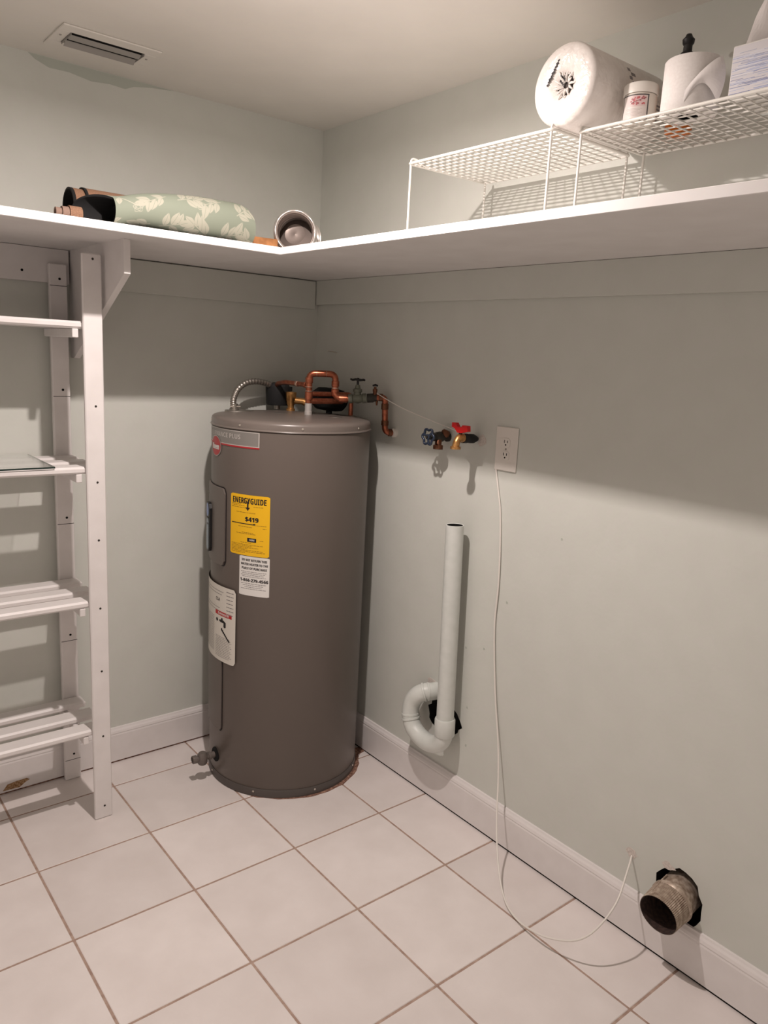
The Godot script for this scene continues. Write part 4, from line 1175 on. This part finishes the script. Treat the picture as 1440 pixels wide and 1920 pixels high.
# ---------------------------------------------------------------- right shelf: wire racks and supplies
func wire_rack(label: String, x0: float, x1: float, z0: float, z1: float, h: float) -> void:
	var t := thing("wire_rack", label, "rack", Vector3((x0 + x1) * 0.5, ST, (z0 + z1) * 0.5), "white wire racks on the right shelf")
	var w := x1 - x0
	var d := z1 - z0
	var y := h - ST
	var rim := []
	for p in [[-1, -1], [-1, 1], [1, 1], [1, -1], [-1, -1]]:
		rim.append(Vector3(p[0] * w * 0.5, y, p[1] * d * 0.5))
	rim = [rim[0].lerp(rim[1], 0.5)] + rim.slice(1, 5) + [rim[0].lerp(rim[1], 0.5)]
	part("rim", tube_mesh(round_path(rim, 0.012, 4), 0.0034, 10), M.wire, t)
	var nl := int(round(w / 0.0255))
	var lw := tube_mesh([Vector3(0, 0, -d * 0.5), Vector3(0, 0, d * 0.5)], 0.0019, 8)
	for i in range(1, nl):
		part("long_wire", lw, M.wire, t, at(Vector3(-w * 0.5 + w * i / nl, y + 0.001, 0)))
	var nc := int(round(d / 0.027))
	var cw := tube_mesh([Vector3(-w * 0.5, 0, 0), Vector3(w * 0.5, 0, 0)], 0.0017, 8)
	for i in range(1, nc):
		part("cross_wire", cw, M.wire, t, at(Vector3(0, y - 0.0025, -d * 0.5 + d * i / nc)))
	for sx in [-1.0, 1.0]:
		for sz in [-1.0, 1.0]:
			var a := Vector3(sx * (w * 0.5 - 0.004), 0.003, sz * (d * 0.5 - 0.006))
			var leg := round_path([a, Vector3(a.x, y + 0.014, a.z), Vector3(a.x - sx * 0.022, y + 0.012, a.z - sz * 0.004), Vector3(a.x - sx * 0.034, y + 0.001, a.z - sz * 0.004)], 0.012, 5)
			part("leg", tube_mesh(leg, 0.0031, 10), M.wire, t)

func right_shelf_things() -> void:
	wire_rack("white wire rack left empty except for the paper towel pack at its end", -0.350, -0.045, 0.956, 1.466, 2.115)
	wire_rack("white wire rack loaded with the candle jar, paper roll and tissue box", -0.300, -0.040, 1.500, 2.02, 2.112)
	# wrapped roll of paper towels lying with its end to the room
	var t := thing("paper_towel_pack", "large plastic wrapped paper towel roll lying across both wire racks", "paper towels", Vector3(-0.345, 2.1195, 1.480))
	var rt := 0.088
	var tf := Transform3D(Basis(Vector3(0, 0, 1), Vector3(1, 0, 0), Vector3(0, 1, 0)), Vector3(0, rt, 0))
	part("wrapper", lathe_mesh([Vector2(0.022, 0.010), Vector2(0.034, 0.002), Vector2(0.055, -0.002), Vector2(0.076, -0.001), Vector2(0.084, 0.003), Vector2(rt, 0.010), Vector2(rt, 0.29), Vector2(0.08, 0.302), Vector2(0.0, 0.304)], 48, tf), M.wrap, t)
	part("core", lathe_mesh([Vector2(0.0, 0.016), Vector2(0.020, 0.016), Vector2(0.024, 0.009)], 24, tf), M.card, t)
	# gathered film in the core and dark print on the end
	var r := RandomNumberGenerator.new()
	r.seed = 5
	var gf := begin()
	for k in 14:
		var a := TAU * k / 14 + r.randf_range(-0.1, 0.1)
		var p0 := tf * Vector3(sin(a) * 0.008, 0.012, cos(a) * 0.008)
		var p1 := tf * Vector3(sin(a + 0.3) * r.randf_range(0.022, 0.034), 0.0015, cos(a + 0.3) * r.randf_range(0.022, 0.034))
		tube(gf, [p0, p0.lerp(p1, 0.5) + Vector3(-0.003, 0, 0), p1], [0.002, 0.003, 0.0012], 6)
	part("gathered_film", gf.commit(), M.wrap, t)
	var pr := begin()
	for k in 9:
		var u := float(k) / 8
		var c := Vector3(-0.0022, lerpf(0.094, 0.140, u) , lerpf(-0.043, -0.016, u))
		cbox(pr, Vector3(0.0006, r.randf_range(0.003, 0.006), r.randf_range(0.005, 0.011) * lerpf(1.2, 0.6, u)), 0.0001, Transform3D(Basis(Vector3.RIGHT, -0.5), c))
	for k in 6:
		cbox(pr, Vector3(0.0006, 0.011 - 0.001 * k, 0.003), 0.0001, Transform3D(Basis(Vector3.RIGHT, -0.9 + 0.2 * k), Vector3(-0.0005, 0.104 - 0.004 * k, -0.004 + 0.004 * (k % 3))))
	part("print", pr.commit(), M.ink, t)
	var sd := begin()
	for k in 7:
		var a := deg_to_rad(96.0 + 5.0 * k)
		cbox(sd, Vector3(0.035, 0.0008, 0.0035), 0.0001, Transform3D(Basis(Vector3.RIGHT, a), Vector3(0.245, rt, 0) + Vector3(0, cos(a), sin(a)) * (rt + 0.0002)))
	for k in 4:
		var a := deg_to_rad(58.0 + 7.0 * k)
		cbox(sd, Vector3(0.010 + 0.006 * (k % 2), 0.0006, 0.008), 0.0001, Transform3D(Basis(Vector3.RIGHT, a), Vector3(0.135 + 0.012 * (k % 2), rt, 0) + Vector3(0, cos(a), sin(a)) * (rt + 0.0002)))
	part("side_print", sd.commit(), M.ink_grey, t)
	# candle jar
	var j := thing("candle_jar", "small white lidded candle jar with a flowered label in front of the towels", "jar", Vector3(-0.235, 2.1155, 1.612))
	part("glass", lathe_mesh([Vector2(0.0, 0.0), Vector2(0.032, 0.0), Vector2(0.036, 0.004), Vector2(0.036, 0.060), Vector2(0.034, 0.063)], 40), M.jar, j)
	part("lid", lathe_mesh([Vector2(0.034, 0.0635), Vector2(0.0372, 0.0635), Vector2(0.0375, 0.082), Vector2(0.035, 0.085), Vector2(0.0, 0.0855)], 40), M.plastic, j)
	var ls := begin()
	for k in 24:
		var a0 := deg_to_rad(-125 + 100.0 * k / 24)
		var a1 := deg_to_rad(-125 + 100.0 * (k + 1) / 24)
		var n0 := Vector3(sin(a0), 0, cos(a0))
		var n1 := Vector3(sin(a1), 0, cos(a1))
		squad(ls, [n0 * 0.0364 + Vector3(0, 0.005, 0), n1 * 0.0364 + Vector3(0, 0.005, 0), n1 * 0.0364 + Vector3(0, 0.059, 0), n0 * 0.0364 + Vector3(0, 0.059, 0)], [n0, n1, n1, n0], [Vector2(k / 24.0, 1), Vector2((k + 1) / 24.0, 1), Vector2((k + 1) / 24.0, 0), Vector2(k / 24.0, 0)])
	part("label", ls.commit(), M.jar_label, j)
	# upright paper roll with a loose sheet
	var p := thing("paper_roll", "upright white paper roll with a loose sheet between candle jar and tissue box", "paper roll", Vector3(-0.232, 2.1155, 1.732))
	part("sheets", lathe_mesh([Vector2(0.021, 0.0), Vector2(0.055, 0.0), Vector2(0.0575, 0.003), Vector2(0.0575, 0.104), Vector2(0.055, 0.107), Vector2(0.021, 0.107)], 48), M.roll, p)
	part("core", lathe_mesh([Vector2(0.021, 0.107), Vector2(0.0195, 0.107), Vector2(0.0195, 0.0), Vector2(0.021, 0.0)], 28), M.recess_shade, p)  # cardboard core blackened to paint the shade inside it
	var fl := begin()
	var rows := []
	for i in 13:
		var u := float(i) / 12
		var row := []
		for k in 13:
			var v := float(k) / 12
			var a := deg_to_rad(lerpf(-70, -8, u))
			var off := 0.0585 + 0.012 * u * u + 0.012 * sin(v * PI) * u
			var yy := lerpf(0.012 + 0.035 * sin(u * PI), 0.100 - 0.065 * pow(1.0 - u, 1.3), v)
			row.append(Vector3(sin(a) * off, yy, cos(a) * off))
		rows.append(row)
	for i in 12:
		for k in 12:
			quad(fl, rows[i][k], rows[i + 1][k], rows[i + 1][k + 1], rows[i][k + 1], hp(-40.0, 1.0, 0.0))
	part("loose_sheet", fl.commit(), M.tissue, p)
	# black pump bottle behind
	var b := thing("pump_bottle", "amber bottle with a black pump top standing behind the paper roll", "bottle", Vector3(-0.125, 2.1155, 1.645))
	part("bottle", lathe_mesh([Vector2(0.0, 0.0), Vector2(0.027, 0.0), Vector2(0.030, 0.003), Vector2(0.030, 0.125), Vector2(0.026, 0.138), Vector2(0.013, 0.146), Vector2(0.0125, 0.152)], 32), M.amber, b)
	part("collar", lathe_mesh([Vector2(0.0125, 0.142), Vector2(0.0165, 0.143), Vector2(0.0165, 0.164), Vector2(0.0145, 0.172), Vector2(0.010, 0.175), Vector2(0.0095, 0.190), Vector2(0.0, 0.190)], 24), M.black, b)
	var ph := begin()
	lathe(ph, [Vector2(0.0095, 0.188), Vector2(0.0125, 0.192), Vector2(0.0135, 0.200), Vector2(0.008, 0.206), Vector2(0.006, 0.211), Vector2(0.0, 0.212)], 20)
	tube(ph, smooth_path([Vector3(0, 0.198, 0), Vector3(0.014, 0.199, -0.008), Vector3(0.028, 0.194, -0.016)], 4), 0.0048, 10)
	part("pump_head", ph.commit(), M.black, b)
	# tissue box with a sheet standing out of it
	var x := thing("tissue_box", "white tissue box with blue streaked print at the right end of the rack", "tissue box", Vector3(-0.218, 2.1155, 1.897))
	part("box", box_mesh(Vector3(0.112, 0.098, 0.112), 0.0015), M.paper, x, at(Vector3(0, 0.049, 0)))
	for k in 4:
		var bs := begin()
		var rot := Transform3D(Basis(Vector3.UP, k * PI / 2), Vector3.ZERO)
		squad(bs, [rot * Vector3(-0.0565, 0.003, -0.054), rot * Vector3(-0.0565, 0.003, 0.054), rot * Vector3(-0.0565, 0.095, 0.054), rot * Vector3(-0.0565, 0.095, -0.054)], [rot * Vector3.LEFT, rot * Vector3.LEFT, rot * Vector3.LEFT, rot * Vector3.LEFT], [Vector2(0, 1), Vector2(1, 1), Vector2(1, 0), Vector2(0, 0)])
		part("printed_panel", bs.commit(), M.box_print, x)
	part("slot", prism_mesh(blob(20, 0.042, 0.022, 0.0, 3), 0.0012, Transform3D(Basis(Vector3(0, 0, 1), Vector3(1, 0, 0), Vector3(0, 1, 0)), Vector3(0, 0.0983, 0))), M.hole, x)
	var ts := begin()
	var g := []
	for i in 17:
		var u := float(i) / 16
		var row := []
		for k in 13:
			var v := float(k) / 12
			var wdt := lerpf(0.056, 0.014, v) + 0.006 * sin(v * 5.0)
			row.append(Vector3(-0.022 * (1.0 - v) * cos(u * TAU) + 0.010 * sin(u * 9.0 + v * 4.0) * (0.3 + v), 0.098 + 0.155 * v - 0.012 * absf(u - 0.45) * v, (u - 0.5) * 2.0 * wdt - 0.004 * v + 0.003 * sin(v * 9.0 + u * 4)))
		g.append(row)
	for i in 16:
		for k in 12:
			quad(ts, g[i][k], g[i + 1][k], g[i + 1][k + 1], g[i][k + 1], Vector3(-1, 0.2, 0))
	part("tissue", ts.commit(), M.tissue, x)
